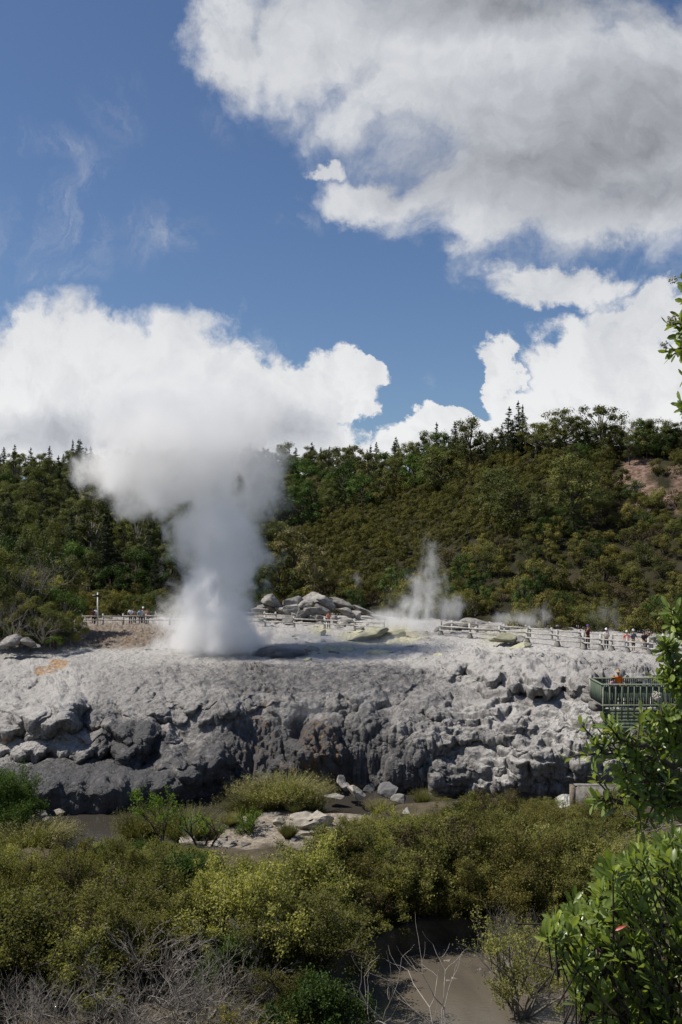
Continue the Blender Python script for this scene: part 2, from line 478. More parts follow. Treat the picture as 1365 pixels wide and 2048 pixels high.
c = nt.mix(nt.attr('bare'), c, nt.mix(nt.step(n2, 0.35, 0.65), (0.15, 0.125, 0.095), (0.36, 0.31, 0.25)))
c = nt.mix(nt.attr('pink'), c, nt.mix(nt.step(n2, 0.35, 0.65), (0.11, 0.07, 0.045), (0.25, 0.16, 0.11)))
out(nt, bsdf(nt, c, 0.95, bump(nt, n2, 0.8, 0.12), 0.15))
# muddy thermal stream
m, nt = mat('stream_water'); M['water'] = m
P = nt.node('ShaderNodeTexCoord').outputs['Object']
n1 = nt.noise(nt.vec('MULTIPLY', P, (1, 0.5, 1)), 0.35, 5, 0.6, 0.5)
rip = nt.noise(nt.vec('MULTIPLY', P, (1.0, 2.2, 1)), 3.2, 4, 0.6, 0.3)
c = nt.mix(nt.step(n1, 0.35, 0.65), (0.088, 0.075, 0.058), (0.118, 0.101, 0.078))
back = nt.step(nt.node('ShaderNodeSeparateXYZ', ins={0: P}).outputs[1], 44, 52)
c = nt.mix(back, c, (0.050, 0.044, 0.036))  # back arm: the dark cliff's reflection is painted into the base colour
out(nt, bsdf(nt, c, 0.10, bump(nt, rip, 0.22, 0.05), 0.6))

# ------------------------------------------------------------------ terrace of silica sinter
KX = np.array([-500, -200, 0, 200, 330, 460, 700, 900, 1100, 1250, 1400, 1800], float)
TER = {  # photograph row and height below the eye, from behind the fence down to the stream bed
    -500: [(1250, -8.5), (1296, -9.3), (1310, -9.5), (1400, -11.0), (1450, -12.3), (1490, -13.5), (1515, -14.0), (1560, -14.5), (1640, -16.4)],
    -200: [(1250, -8.5), (1296, -9.3), (1310, -9.5), (1400, -11.0), (1450, -12.3), (1490, -13.5), (1515, -14.0), (1560, -14.5), (1640, -16.4)],
    0:    [(1250, -8.5), (1296, -9.3), (1310, -9.5), (1400, -11.0), (1450, -12.3), (1490, -13.5), (1515, -14.0), (1560, -14.5), (1640, -16.4)],
    200:  [(1250, -8.5), (1299, -9.3), (1314, -9.5), (1400, -10.9), (1440, -11.9), (1490, -13.4), (1512, -13.9), (1545, -14.3), (1640, -16.4)],
    330:  [(1250, -8.5), (1302, -9.3), (1318, -9.5), (1390, -10.7), (1425, -11.5), (1480, -13.1), (1515, -14.0), (1550, -14.5), (1622, -16.4)],
    460:  [(1250, -8.5), (1308, -9.35), (1325, -9.6), (1385, -10.5), (1425, -11.4), (1470, -12.7), (1520, -14.2), (1560, -15.4), (1598, -16.5)],
    700:  [(1261, -8.5), (1308, -9.2), (1338, -9.7), (1385, -10.6), (1425, -11.6), (1470, -12.9), (1520, -14.4), (1560, -15.6), (1596, -16.6)],
    900:  [(1273, -8.5), (1305, -9.0), (1340, -9.6), (1385, -10.6), (1425, -11.5), (1470, -12.6), (1515, -13.8), (1560, -15.1), (1600, -16.5)],
    1100: [(1292, -8.5), (1312, -8.75), (1345, -9.35), (1392, -10.4), (1430, -11.3), (1470, -12.2), (1515, -13.4), (1560, -14.7), (1612, -16.4)],
    1250: [(1307, -8.5), (1325, -8.8), (1360, -9.3), (1395, -10.1), (1430, -11.0), (1470, -12.0), (1515, -13.2), (1560, -14.6), (1615, -16.4)],
    1400: [(1319, -8.5), (1330, -8.7), (1360, -9.3), (1395, -10.1), (1430, -11.0), (1470, -12.0), (1515, -13.2), (1560, -14.6), (1615, -16.4)],
    1800: [(1319, -8.5), (1330, -8.7), (1360, -9.3), (1395, -10.1), (1430, -11.0), (1470, -12.0), (1515, -13.2), (1560, -14.6), (1615, -16.4)]}
def fence_py(px):
    return np.interp(px, KX, [TER[int(k)][0][0] for k in KX])
def fence_Y(px):
    return 8.5 * F / (fence_py(px) - HY)

def build_terrace():
    nu, nv = 1150, 520
    px = np.concatenate([np.linspace(-500, -60, 60, endpoint=False), np.linspace(-60, 1400, nu - 110), np.linspace(1402, 1800, 50)])
    nu = len(px)
    kv = np.array([0, 0.11, 0.20, 0.36, 0.46, 0.60, 0.74, 0.86, 1.0])
    kpy = np.array([[TER[int(k)][j][0] for j in range(9)] for k in KX], float)
    kz = np.array([[TER[int(k)][j][1] for j in range(9)] for k in KX], float)
    v = np.linspace(0, 1, nv)
    def smooth_interp(arr):
        # columns along px with smooth blending
        cols = np.zeros((nu, 9))
        for j in range(9):
            i = np.clip(np.searchsorted(KX, px) - 1, 0, len(KX) - 2)
            t = (px - KX[i]) / (KX[i + 1] - KX[i]); t = t * t * (3 - 2 * t)
            cols[:, j] = arr[i, j] * (1 - t) + arr[i + 1, j] * t
        # monotone cubic along v
        h = np.diff(kv); dl = np.diff(cols, axis=1) / h
        mm = np.zeros_like(cols)
        mm[:, 0] = dl[:, 0]; mm[:, -1] = dl[:, -1]
        for j in range(1, 8):
            s1, s2 = dl[:, j - 1], dl[:, j]
            mm[:, j] = np.where(s1 * s2 > 0, 2 * s1 * s2 / (s1 + s2 + 1e-12 * np.sign(s1 + s2 + 1e-20)), 0)
        i = np.clip(np.searchsorted(kv, v, side='right') - 1, 0, 7)
        t = (v - kv[i]) / h[i]
        h00 = 2 * t**3 - 3 * t**2 + 1; h10 = t**3 - 2 * t**2 + t; h01 = -2 * t**3 + 3 * t**2; h11 = t**3 - t**2
        return cols[:, i] * h00 + mm[:, i] * h10 * h[i] + cols[:, i + 1] * h01 + mm[:, i + 1] * h11 * h[i]
    PY = smooth_interp(kpy); Z = smooth_interp(kz)
    PX = np.repeat(px[:, None], nv, 1)
    Y = -Z * F / (PY - HY)
    # big domes, lobes and buttresses standing out of the slope: (px, py, half width, half height, metres out)
    B = [(105, 1425, 72, 62, 2.8), (20, 1440, 55, 75, 1.3), (-80, 1420, 80, 80, 1.6), (200, 1400, 50, 32, .6), (250, 1392, 60, 26, .5),
         (160, 1488, 100, 34, 1.9), (50, 1492, 90, 26, 1.5), (205, 1432, 40, 30, .8), (290, 1418, 42, 26, .7), (330, 1395, 40, 22, .5),
         (262, 1482, 62, 52, 2.3), (330, 1492, 40, 42, 1.5), (400, 1545, 62, 56, 2.6), (360, 1520, 55, 40, 2.1), (440, 1562, 30, 40, 1.6),
         (-40, 1590, 160, 80, 1.3), (130, 1585, 160, 74, 1.5), (250, 1590, 130, 66, 1.8), (330, 1585, 88, 48, 2.0), (385, 1592, 50, 34, 1.8),
         (400, 1400, 45, 24, .6), (455, 1412, 34, 24, .6), (520, 1400, 44, 26, .6), (640, 1512, 62, 74, 2.2), (612, 1545, 48, 50, 1.6), (665, 1470, 38, 34, 1.2),
         (735, 1452, 44, 36, 1.2), (730, 1500, 60, 60, 1.0), (820, 1490, 60, 70, 1.3), (860, 1420, 60, 30, .8), (800, 1540, 50, 50, 1.4),
         (930, 1330, 60, 24, 1.4), (1000, 1338, 70, 36, 2.0), (1070, 1350, 62, 42, 2.2), (1130, 1345, 52, 36, 1.7), (1160, 1368, 40, 32, 1.4), (1000, 1375, 60, 22, .9),
         (960, 1420, 60, 24, .9), (900, 1440, 60, 30, .8), (1020, 1452, 60, 20, .8), (940, 1470, 80, 16, .8), (1010, 1590, 90, 44, 2.2), (1060, 1530, 50, 50, 1.5),
         (1100, 1590, 50, 34, 1.4), (1150, 1520, 60, 50, 1.2), (960, 1540, 50, 40, 1.0), (890, 1560, 50, 50, 1.0), (1240, 1345, 60, 26, 1.2)]
    wx = PX + 9 * np.sin(PY * 0.055 + PX * 0.021) + 6 * np.sin(PY * 0.13 - PX * 0.05)
    wy = PY + 6 * np.sin(PX * 0.06 + 1.3) + 4 * np.sin(PX * 0.15 + PY * .07)
    acc = np.zeros_like(Y)
    for (bx, by, rx, ry, h) in B:
        r2 = ((wx - bx) / rx) ** 2 + ((wy - by) / ry) ** 2
        b = 1.15 * h * np.clip(1 - r2, 0, 1) ** 0.62
        kk = 0.08
        hh = np.clip(0.5 + 0.5 * (b - acc) / kk, 0, 1)
        acc = acc * (1 - hh) + b * hh + kk * hh * (1 - hh) * (b > 0)
    B2 = [(300, 1350, 70, 26, .9), (390, 1365, 60, 26, .9), (480, 1372, 70, 24, .9), (560, 1388, 60, 24, .8), (640, 1400, 60, 26, .9), (740, 1385, 80, 26, .9), (60, 1350, 60, 26, .8), (180, 1345, 60, 20, .6),
          (45, 1420, 40, 34, .9), (120, 1400, 40, 30, .8), (130, 1450, 44, 28, .9), (80, 1455, 34, 26, .7), (190, 1455, 34, 26, .9), (15, 1460, 30, 30, .8), (270, 1440, 34, 24, .8), (330, 1425, 36, 24, .8), (380, 1415, 30, 20, .6), (420, 1430, 40, 24, .8),
          (90, 1500, 60, 16, .6), (190, 1500, 46, 18, .7), (240, 1462, 24, 20, .8), (285, 1475, 26, 30, .9), (256, 1500, 34, 20, .9), (345, 1510, 26, 24, .7), (395, 1520, 30, 24, .8), (425, 1550, 26, 30, .8), (370, 1548, 24, 24, .7), (165, 1506, 20, 9, .5),
          (30, 1575, 50, 34, .9), (100, 1580, 44, 40, 1.0), (160, 1570, 40, 34, .8), (205, 1600, 44, 36, 1.0), (262, 1580, 40, 38, 1.0), (310, 1600, 32, 32, .9), (350, 1590, 30, 30, .9), (385, 1600, 24, 24, .7), (60, 1610, 44, 30, .8), (140, 1618, 40, 26, .8), (262, 1618, 34, 22, .7),
          (610, 1480, 26, 22, .8), (650, 1462, 24, 20, .7), (640, 1530, 30, 34, .7), (690, 1480, 22, 30, .6), (728, 1440, 34, 18, .7), (740, 1465, 36, 18, .7), (790, 1450, 30, 34, .8), (880, 1470, 34, 24, .7),
          (950, 1330, 34, 18, .7), (1000, 1322, 36, 18, .8), (1045, 1340, 34, 20, .8), (985, 1352, 36, 18, .8), (1090, 1362, 34, 20, .8), (1130, 1338, 28, 18, .7), (1150, 1372, 30, 16, .7), (1010, 1560, 40, 22, .8), (1060, 1580, 34, 22, .8), (980, 1590, 34, 18, .7), (1120, 1500, 34, 20, .6), (1040, 1505, 34, 16, .6)]
    bpy_ = np.interp(PX, KX, kpy[:, 8]); tap = np.clip((bpy_ - PY) / 85, 0, 1) ** .8
    acc = acc * tap
    acc2 = np.zeros_like(Y)
    for (bx, by, rx, ry, h) in B2:
        r2 = ((wx - bx) / rx) ** 2 + ((wy - by) / ry) ** 2
        acc2 = np.maximum(acc2, .66 * h * np.clip(1 - r2, 0, 1) ** 0.75)
    Y = Y - acc - acc2 * tap
    X = (PX - CX) / F * Y
    Z = (HY - PY) / F * Y
    flat = 1 - sstep(PY - np.interp(PX, [-500, 0, 460, 560, 700, 850, 950, 1100, 1250, 1400], [1309, 1309, 1324, 1328, 1332, 1318, 1296, 1306, 1322, 1330]), -12, 20)        # 1 on the plateau
    # smaller lobes scattered over the slope
    rb = np.random.default_rng(12)
    lob = np.zeros_like(Y)
    for _ in range(170):
        bx = rb.uniform(-120, 1320); by = rb.uniform(1335, 1600); rx = rb.uniform(10, 38); ry = rx * rb.uniform(.45, .95)
        if bx < 440 and by > 1500: continue
        i0, i1 = np.searchsorted(px, bx - rx - 16), np.searchsorted(px, bx + rx + 16)
        if 440 < bx < 860 and by > 1430: continue
        r2 = ((wx[i0:i1] - bx) / rx) ** 2 + ((wy[i0:i1] - by) / ry) ** 2
        lob[i0:i1] = np.maximum(lob[i0:i1], rx * .019 * np.clip(1 - r2, 0, 1) ** .7)
    Y = Y - lob; X = (PX - CX) / F * Y; Z = (HY - PY) / F * Y
    # small ledges on the right half
    curt = sstep(PX, 420, 480) * (1 - sstep(PX, 840, 900)) * sstep(PY, 1425, 1455)
    lft = 1 - sstep(PX, 380, 460)
    rgt = sstep(PX, 820, 920) * sstep(PY, 1385, 1410)
    wr = (0.25 + 0.75 * sstep(PX, 820, 920)) * (1 - flat) * (1 - .8 * curt) * (1 - .8 * lft) * (1 - sstep(PY, 1495, 1520) * (1 - sstep(PX, 420, 480)))
    n0 = fbm(np.stack([X.ravel() * .25, Y.ravel() * .25, Z.ravel() * .25], 1), 3, 5).reshape(X.shape)
    hs = 0.55; q = (Z + n0 * 0.9 + X * 0.03) / hs
    Z = Z + wr * 0.85 * hs * (np.floor(q) + sstep(q - np.floor(q), 0.60, 1.0) - q + 0.3)
    # extend behind the fence and under the water
    def pad(A, first, last): return np.concatenate([first, A, last], 1)
    nb = 26
    s = np.linspace(1, 0, nb, endpoint=False)[None, :]
    Yb = Y[:, :1] + s * 26; Xb = X[:, :1] / Y[:, :1] * Yb; Zb = Z[:, :1] + 0 * s
    s2 = np.linspace(0.2, 1, 5)[None, :]
    Yf = Y[:, -1:] - 0.3 * s2; Xf = X[:, -1:] + 0 * s2; Zf = Z[:, -1:] - 1.5 * s2
    PYf = PY[:, -1:] + 20 * s2; PYb = PY[:, :1] - 20 * s
    X, Y, Z = pad(X, Xb, Xf), pad(Y, Yb, Yf), pad(Z, Zb, Zf)
    PY = pad(PY, PYb, PYf); PX = np.repeat(px[:, None], PY.shape[1], 1)
    zb = 0 * s + 0 * X[:, :1]; zf = 0 * s2 + 0 * X[:, :1]
    curt = pad(curt, zb, zf + curt[:, -1:]); lft = pad(lft, zb, zf); rgt = pad(rgt, zb, zf)
    flat = pad(flat, 1 + 0 * s + 0 * X[:, :1], 0 * s2 + 0 * X[:, :1])
    n2 = X.shape[1]
    def normals():
        Pn = np.stack([X, Y, Z], 2)
        du = np.gradient(Pn, axis=0); dv = np.gradient(Pn, axis=1)
        N = np.cross(dv, du); N /= np.linalg.norm(N, axis=2, keepdims=True) + 1e-9
        return N
    N = normals()
    if N[..., 2].mean() < 0: N = -N
    steep = 1 - sstep(N[..., 2], 0.25, 0.75)
    def blur(A, k):
        for ax in (0, 1):
            c = np.cumsum(np.concatenate([np.repeat(np.take(A, [0], ax), k + 1, ax), A, np.repeat(np.take(A, [-1], ax), k, ax)], ax), ax)
            n_ = A.shape[ax]; A = (np.take(c, range(2 * k + 1, 2 * k + 1 + n_), ax) - np.take(c, range(0, n_), ax)) / (2 * k + 1)
        return A
    def NS(k):
        Nn = normals(); Nn = -Nn if Nn[..., 2].mean() < 0 else Nn
        Nn = blur(blur(Nn, k), k); return Nn / (np.linalg.norm(Nn, axis=2, keepdims=True) + 1e-9)
    NB = NS(9)
    def disp(scale, amp, stretch, seed, mask, pw=1.0):
        nonlocal X, Y, Z
        C = np.stack([X.ravel() / scale, Y.ravel() / scale, Z.ravel() / scale * stretch], 1)
        C = C + 0.22 * np.stack([vnoise(C * 1.7, seed + 31), vnoise(C * 1.7 + 9, seed + 32), vnoise(C * 1.7 + 5, seed + 33)], 1)
        w, e = worley(C, seed)
        h = (w.reshape(X.shape) ** pw - 0.55) * amp * mask
        NN = NB
        X = X + NN[..., 0] * h; Y = Y + NN[..., 1] * h; Z = Z + NN[..., 2] * h
        return w.reshape(X.shape), e.reshape(X.shape)
    body = 1 - flat * 0.88
    damp = np.clip(1 - 0.82 * sstep(PY, 1515, 1560) * (1 - sstep(PX, 380, 470)), 0, 1)  # smoother dark mound
    vx = lambda sc, sd: fbm(np.stack([X.ravel() / sc, Y.ravel() / sc, Z.ravel() / sc], 1), 3, sd).reshape(X.shape)
    lowm = np.clip(.5 + 1.1 * vx(5.0, 201), 0.1, 1.25); lowm2 = np.clip(.5 + 1.1 * vx(3.0, 207), 0.1, 1.25)
    disp(3.2, 0.6, 1.3, 3, body * (0.35 + 0.65 * damp) * (1 - .92 * lft) * (1 - .6 * curt) * (1 - .8 * rgt))
    h = vx(1.8, 211) * .30 * body * damp * (1 - .5 * curt) * (1 - .4 * lft); Nn = NB
    X = X + Nn[..., 0] * h; Y = Y + Nn[..., 1] * h; Z = Z + Nn[..., 2] * h
    disp(1.35, 0.36, 1.5, 17, lowm * body * damp * (1 - 0.8 * curt) * (1 - .8 * lft) * (1 - .7 * rgt))
    disp(1.1, 0.22, 3.0, 19, rgt * body)
    w3, e3 = disp(0.60, 0.22, 1.2, 29, lowm2 * (body * (1 - 0.6 * curt) * (1 - .35 * lft) + 0.10) * (0.35 + 0.65 * damp))
    disp(0.26, 0.10, 1.0, 41, lowm * body * (0.4 + 0.6 * damp) + 0.12)
    NB = NS(2); steep = 1 - sstep(NS(3)[..., 2], 0.15, 0.6)
    disp(0.17, 0.075, 1.0, 47, lowm2 * (1 - .7 * curt) * body * (.3 + .7 * damp) + .05)
    # hanging curtains on the upright faces
    stp = np.clip(steep * .7 + curt, 0, 1)
    disp(1.5, 0.75, 0.10, 57, curt * body)
    disp(.8, 0.34, 0.08, 58, np.clip(rgt + lft * .6, 0, 1) * steep * body)
    disp(0.55, 0.36, 0.09, 53, stp * body * (0.3 + 0.7 * damp))
    disp(0.24, 0.20, 0.10, 59, stp * body * damp)
    C = np.stack([X.ravel() * 1.1, Y.ravel() * 1.1, Z.ravel() * 1.1], 1)
    Z = Z + (fbm(C * 2.3, 4, 73).reshape(X.shape)) * (.12 + .25 * flat * np.clip((PX > 80) * (PX < 330) * (PY < 1296), 0, 1))
    Z = Z + (fbm(C, 5, 71).reshape(X.shape)) * (0.10 + 0.10 * body)
    # cracks that part the rock into plates
    C = np.stack([X.ravel() * .33, Y.ravel() * .33, Z.ravel() * .5], 1); C = C + .5 * np.stack([fbm(C * 2, 3, 221), fbm(C * 2, 3, 222), fbm(C * 2, 3, 223)], 1)
    _, ee = worley(C, 77); cr = (1 - sstep(ee.reshape(X.shape), 0.0, 0.07)) * .24 * (lowm > .7) * body * damp * (1 - rgt) * (1 - .6 * curt) * (1 - .8 * lft)
    Y = Y + cr * .6; Z = Z - cr * .5
    C = np.stack([X.ravel() * .9, Y.ravel() * .45, Z.ravel()], 1); C = C + .4 * np.stack([fbm(C * 2, 3, 231), fbm(C * 2, 3, 232), 0 * C[:, 0]], 1)
    wq, ee = worley(C, 79); fl = np.clip(wq - .45, 0, 1).reshape(X.shape) * .38 * flat * np.clip(.3 + 1.6 * vx(6, 240), 0, 1)
    Z = Z + fl * sstep(PY, 1262, 1280)
    # attributes in the terrace's own frame
    def blob(items):
        a = np.zeros_like(X)
        for (bx, by, rx, ry, s) in items:
            r2 = ((PX - bx) / rx) ** 2 + ((PY - by) / ry) ** 2
            a = np.maximum(a, s * (1 - sstep(r2, 0.35, 1.25)))
        return a
    wet = blob([(180, 1590, 330, 88, .85), (265, 1490, 90, 62, .85), (390, 1545, 100, 70, .72), (560, 1520, 200, 95, .82), (480, 1560, 70, 60, 1.0), (700, 1540, 220, 90, .7),
                (650, 1520, 110, 100, .62), (640, 1362, 300, 44, .60), (420, 1345, 160, 20, .4), (330, 1375, 180, 50, .30), (40, 1370, 60, 40, .3), (1010, 1470, 160, 60, .35), (860, 1420, 90, 60, .45), (860, 1540, 120, 70, .5), (560, 1430, 200, 60, .45), (200, 1440, 60, 40, .5), (620, 1400, 320, 46, .42), (330, 1400, 160, 50, .3), (930, 1400, 80, 30, .3),
                (740, 1450, 60, 50, .6), (570, 1304, 60, 18, .9), (1000, 1550, 260, 60, .3), (1060, 1500, 260, 26, .25)])
    och = blob([(118, 1328, 26, 12, .8), (92, 1341, 30, 12, .75), (640, 1500, 50, 80, .55), (520, 1490, 40, 90, .45), (690, 1580, 60, 24, .7), (600, 1560, 60, 60, .45), (150, 1483, 60, 8, .6), (10, 1478, 30, 8, .6),
                (880, 1592, 60, 10, .7), (540, 1420, 20, 60, .4), (800, 1560, 60, 40, .35), (30, 1297, 200, 5, .5)])
    sul = blob([(760, 1275, 110, 22, .75), (660, 1300, 80, 18, .6), (1010, 1280, 70, 14, .6), (640, 1262, 30, 12, .7), (930, 1295, 90, 16, .35), (115, 1385, 30, 14, .4)])
    dirt = blob([(240, 1272, 120, 30, 1.0), (60, 1285, 120, 12, .7), (600, 1235, 120, 14, .5), (100, 1240, 160, 30, .7)])
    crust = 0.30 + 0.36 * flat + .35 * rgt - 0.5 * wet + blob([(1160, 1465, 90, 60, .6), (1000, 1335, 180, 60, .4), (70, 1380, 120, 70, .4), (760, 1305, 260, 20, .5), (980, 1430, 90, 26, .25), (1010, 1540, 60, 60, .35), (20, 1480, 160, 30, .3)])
    V = np.stack([X, Y, Z], 2).reshape(-1, 3)
    a = np.arange(nu - 1)[:, None] * n2 + np.arange(n2 - 1)[None, :]
    a = a.ravel()
    Fq = np.stack([a, a + 1, a + n2 + 1, a + n2], 1)
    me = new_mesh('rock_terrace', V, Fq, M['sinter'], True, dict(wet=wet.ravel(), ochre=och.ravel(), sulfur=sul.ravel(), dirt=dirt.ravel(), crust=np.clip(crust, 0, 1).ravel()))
    o = link('rock_terrace', me)
    tag(o, 'pale grey silica terrace with dark wet lobes and curtains above the stream', kind='structure')
    return o
terrace = build_terrace()

# ------------------------------------------------------------------ hills behind
HX = [-1500, -300, 0, 300, 560, 700, 850, 930, 1000, 1060, 1200, 1365, 1700, 2600]
HP = [960, 960, 960, 955, 952, 948, 935, 915, 893, 880, 884, 880, 890, 900]
def hill_z(px, Y):
    px = np.asarray(px, float); Y = np.asarray(Y, float)
    Y0 = np.interp(px, [-300, 0, 400, 560, 800, 1100, 1400, 1800], [150, 144, 138, 128, 116, 104, 96, 95])
    Yr = np.interp(px, [-300, 400, 560, 800, 950, 1100, 1400], [270, 262, 250, 205, 172, 155, 142])
    py = np.interp(px, HX, HP)
    zr = (HY - py) / F * Yr
    t = np.clip((Y - Y0) / (Yr - Y0), 0, 1)
    s = np.where(t < 1, t ** 1.05 * 0.82 + 0.18 * sstep(t, 0, 1), 1)
    x = (px - CX) / F * Y
    q = np.stack([x.ravel() * .045, Y.ravel() * .045, x.ravel() * 0], 1)
    n = fbm(q, 4, 77).reshape(x.shape) * 2.4 * np.clip(t * 4, 0, 1) * (1 - 0.5 * np.clip((t - .8) * 5, 0, 1))
    z = -8.75 + (zr + 8.75) * s + n - np.clip(Y - Yr - 8, 0, 400) * 0.10
    left = np.exp(-(((px + 20) / 150) ** 2)) * np.clip((Y - 84) / 20, 0, 1) * np.clip((190 - Y) / 60, 0, 1) * 3.2
    dip = 3.2 * (1 - sstep(Y, fence_Y(px) + 4, fence_Y(px) + 16))
    return z + left * (1 - 0 * dip) - dip
def hz(x, Y):
    px = x / Y * F + CX
    return float(hill_z(np.array([px]), np.array([Y]))[0])
def build_hill():
    px = np.linspace(-1500, 2600, 420); Y = np.concatenate([np.linspace(90, 290, 230), np.linspace(293, 900, 40)])
    PX, YY = np.meshgrid(px, Y, indexing='ij')
    Z = hill_z(PX, YY)
    X = (PX - CX) / F * YY
    PY = HY - Z / YY * F
    nn = fbm(np.stack([PX.ravel() * .03, PY.ravel() * .03, PX.ravel() * 0], 1), 4, 3).reshape(PX.shape)
    def bl(bx, by, rx, ry, sk=0.0):
        dy = PY - by - sk * (PX - bx)
        return 1 - sstep(((PX - bx) / rx) ** 2 + (dy / ry) ** 2 + nn * 2.2, 0.35, 1.1)
    pink = np.maximum(bl(1300, 964, 100, 46, 0.25), bl(1420, 1000, 90, 34, .2)) * (YY < 160)
    brown = bl(1120, 1165, 90, 34) * (YY < 160) * .4
    V = np.stack([X, YY, Z], 2).reshape(-1, 3); n2 = len(Y)
    a = (np.arange(len(px) - 1)[:, None] * n2 + np.arange(n2 - 1)[None, :]).ravel()
    me = new_mesh('hills', V, np.stack([a, a + n2, a + n2 + 1, a + 1], 1), M['hill'], True, dict(pink=pink.ravel(), brown=brown.ravel()))
    tag(link('hills', me), 'forested hills behind the geyser with a pink bare scar', kind='structure')
build_hill()

# ------------------------------------------------------------------ gully ground, bank, water
WATER_Z = -16.0
def gully_z(x, Y):
    px = x / np.maximum(Y, 0.5) * F + CX
    q = np.stack([x.ravel() * .35, Y.ravel() * .35, x.ravel() * 0], 1)
    n = fbm(q, 4, 91).reshape(x.shape)
    land = -15.15 + 0.45 * n
    # back arm of the stream in front of the terrace
    edge = np.interp(px, [-300, 0, 80, 180, 300, 430, 480, 560, 640, 740, 800, 1000, 1100, 1200, 1400], [52, 52, 52, 51.5, 52, 53.5, 57, 60.5, 58.5, 58, 60.5, 61.5, 59.5, 59, 61])
    back = sstep(Y + n * 0.8, edge - 2.2, edge + 0.6)
    # front stream, lower right
    lx = np.interp(Y, [20, 28, 33, 36, 38.5, 41], [0.5, -0.2, -0.9, 0.0, 2.2, 6.0])
    rx = np.interp(Y, [20, 30, 36, 40, 44], [8.0, 8.2, 9.0, 9.5, 8.0])
    fr = sstep(x + n * .6, lx - .7, lx + .7) * (1 - sstep(x + n * .6, rx - .5, rx + .5)) * (1 - sstep(Y + n * .8, 39.2, 41.0))
    w = np.maximum(back, fr)
    z = land * (1 - w) + (-16.9) * w
    # right bank rises to the pink cut
    z = z + sstep(x, 8.5, 14) * (1 - sstep(Y, 52, 58)) * 1.6 * (1 - back)
    # slope below the viewer
    b = -1.65 - 0.78 * np.maximum(Y - 1.0, 0) - 0.0 * x
    z = np.maximum(z, b)
    return z
def gz(x, Y): return float(gully_z(np.array([x]), np.array([Y]))[0])
def build_gully():
    Y = np.concatenate([np.linspace(-12, 24, 60), np.linspace(24.2, 70, 300)])
    s = np.linspace(-1, 1, 360)
    YY, S = np.meshgrid(Y, s, indexing='ij')
    X = S * (14 + np.abs(YY) * 0.75)
    Z = gully_z(X, YY)
    PX = X / np.maximum(YY, 1) * F + CX; PY = HY - Z / np.maximum(YY, 1) * F
    nn = fbm(np.stack([X.ravel() * .6, YY.ravel() * .6, X.ravel() * 0], 1), 3, 9).reshape(X.shape)
    bare = 1 - sstep(((PX - 540) / 220) ** 2 + ((YY - 54) / 4.6) ** 2 + nn * .8, 0.5, 1.1)
    pink = 1 - sstep(((X - 9.6) / 2.0) ** 2 + ((YY - 44) / 2.6) ** 2 + nn * .6, 0.5, 1.1)
    V = np.stack([X, YY, Z], 2).reshape(-1, 3); n2 = len(s)
    a = (np.arange(len(Y) - 1)[:, None] * n2 + np.arange(n2 - 1)[None, :]).ravel()
    me = new_mesh('ground', V, np.stack([a, a + 1, a + n2 + 1, a + n2], 1), M['gully'], True, dict(bare=bare.ravel(), pink=pink.ravel()))
    tag(link('ground', me), 'brown gully floor and banks under the scrub', kind='structure')
    V = np.array([(-70, 18, WATER_Z), (70, 18, WATER_Z), (70, 70, WATER_Z), (-70, 70, WATER_Z)])
    me = new_mesh('water', V, np.array([(0, 1, 2, 3)]), M['water'])
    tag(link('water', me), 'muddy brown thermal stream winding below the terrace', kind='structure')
build_gully()
# ground far around, so that nothing ends in a void
V = np.array([(-3000, -3000, -17.6), (3000, -3000, -17.6), (3000, 3000, -17.6), (-3000, 3000, -17.6)])
tag(link('valley_ground', new_mesh('valley_ground', V, np.array([(0, 1, 2, 3)]), plain('valley_soil', (0.045, 0.05, 0.025), 0.4, 0.05, 0.95, 0.1, 0.2, 0.1))), 'wide dark valley ground reaching to the horizon', kind='structure')

# ================================================================== VEGETATION
rng = np.random.default_rng(7)
random.seed(7)
ORD = ['first', 'second', 'third', 'fourth', 'fifth', 'sixth', 'seventh', 'eighth', 'ninth', 'tenth', 'eleventh', 'twelfth', 'thirteenth',
       'fourteenth', 'fifteenth', 'sixteenth', 'seventeenth', 'eighteenth', 'nineteenth', 'twentieth']
def unit(n, r):
    v = r.normal(size=(n, 3)); return v / np.linalg.norm(v, axis=1, keepdims=True)
def leaf_quads(C, N, size, r, aspect=0.6, rnd=None):
    """one small diamond leaf per point C, lying across direction N"""
    n = len(C)
    a = unit(n, r); u = np.cross(N, a); u /= np.linalg.norm(u, axis=1, keepdims=True) + 1e-9
    w = np.cross(N, u)
    s = size * r.uniform(0.6, 1.35, (n, 1))
    V = np.stack([C - u * s * .5, C + w * s * .5 * aspect, C + u * s * .5, C - w * s * .5 * aspect], 1).reshape(-1, 3)
    Fq = np.arange(4 * n).reshape(n, 4)
    rr = np.repeat(r.uniform(0, 1, n) if rnd is None else rnd, 4)
    return V, Fq, rr
def clump_leaves(clumps, per, size, r, shell=0.45, up=0.35, aspect=0.6, jitter=0.6):
    """leaves through a set of clumps (centre, radius vector); each clump carries its own tone"""
    VV, FF, RR = [], [], []; n0 = 0
    for (c, rad) in clumps:
        k = max(6, int(per * (0.6 + 0.8 * r.random())))
        d = unit(k, r)
        rr = r.uniform(shell, 1.0, (k, 1)) ** 0.7
        C = np.array(c) + d * rr * np.array(rad) * (1 + 0.18 * r.normal(size=(k, 1)))
        N = d + jitter * unit(k, r) + np.array((0, 0, up)); N /= np.linalg.norm(N, axis=1, keepdims=True)
        tone = r.uniform(0, 0.55)
        V, Fq, q = leaf_quads(C, N, size, r, aspect, np.clip(tone + r.uniform(0, 0.45, k), 0, 1))
        VV.append(V); FF.append(Fq + n0); RR.append(q); n0 += len(V)
    return np.concatenate(VV), np.concatenate(FF), np.concatenate(RR)
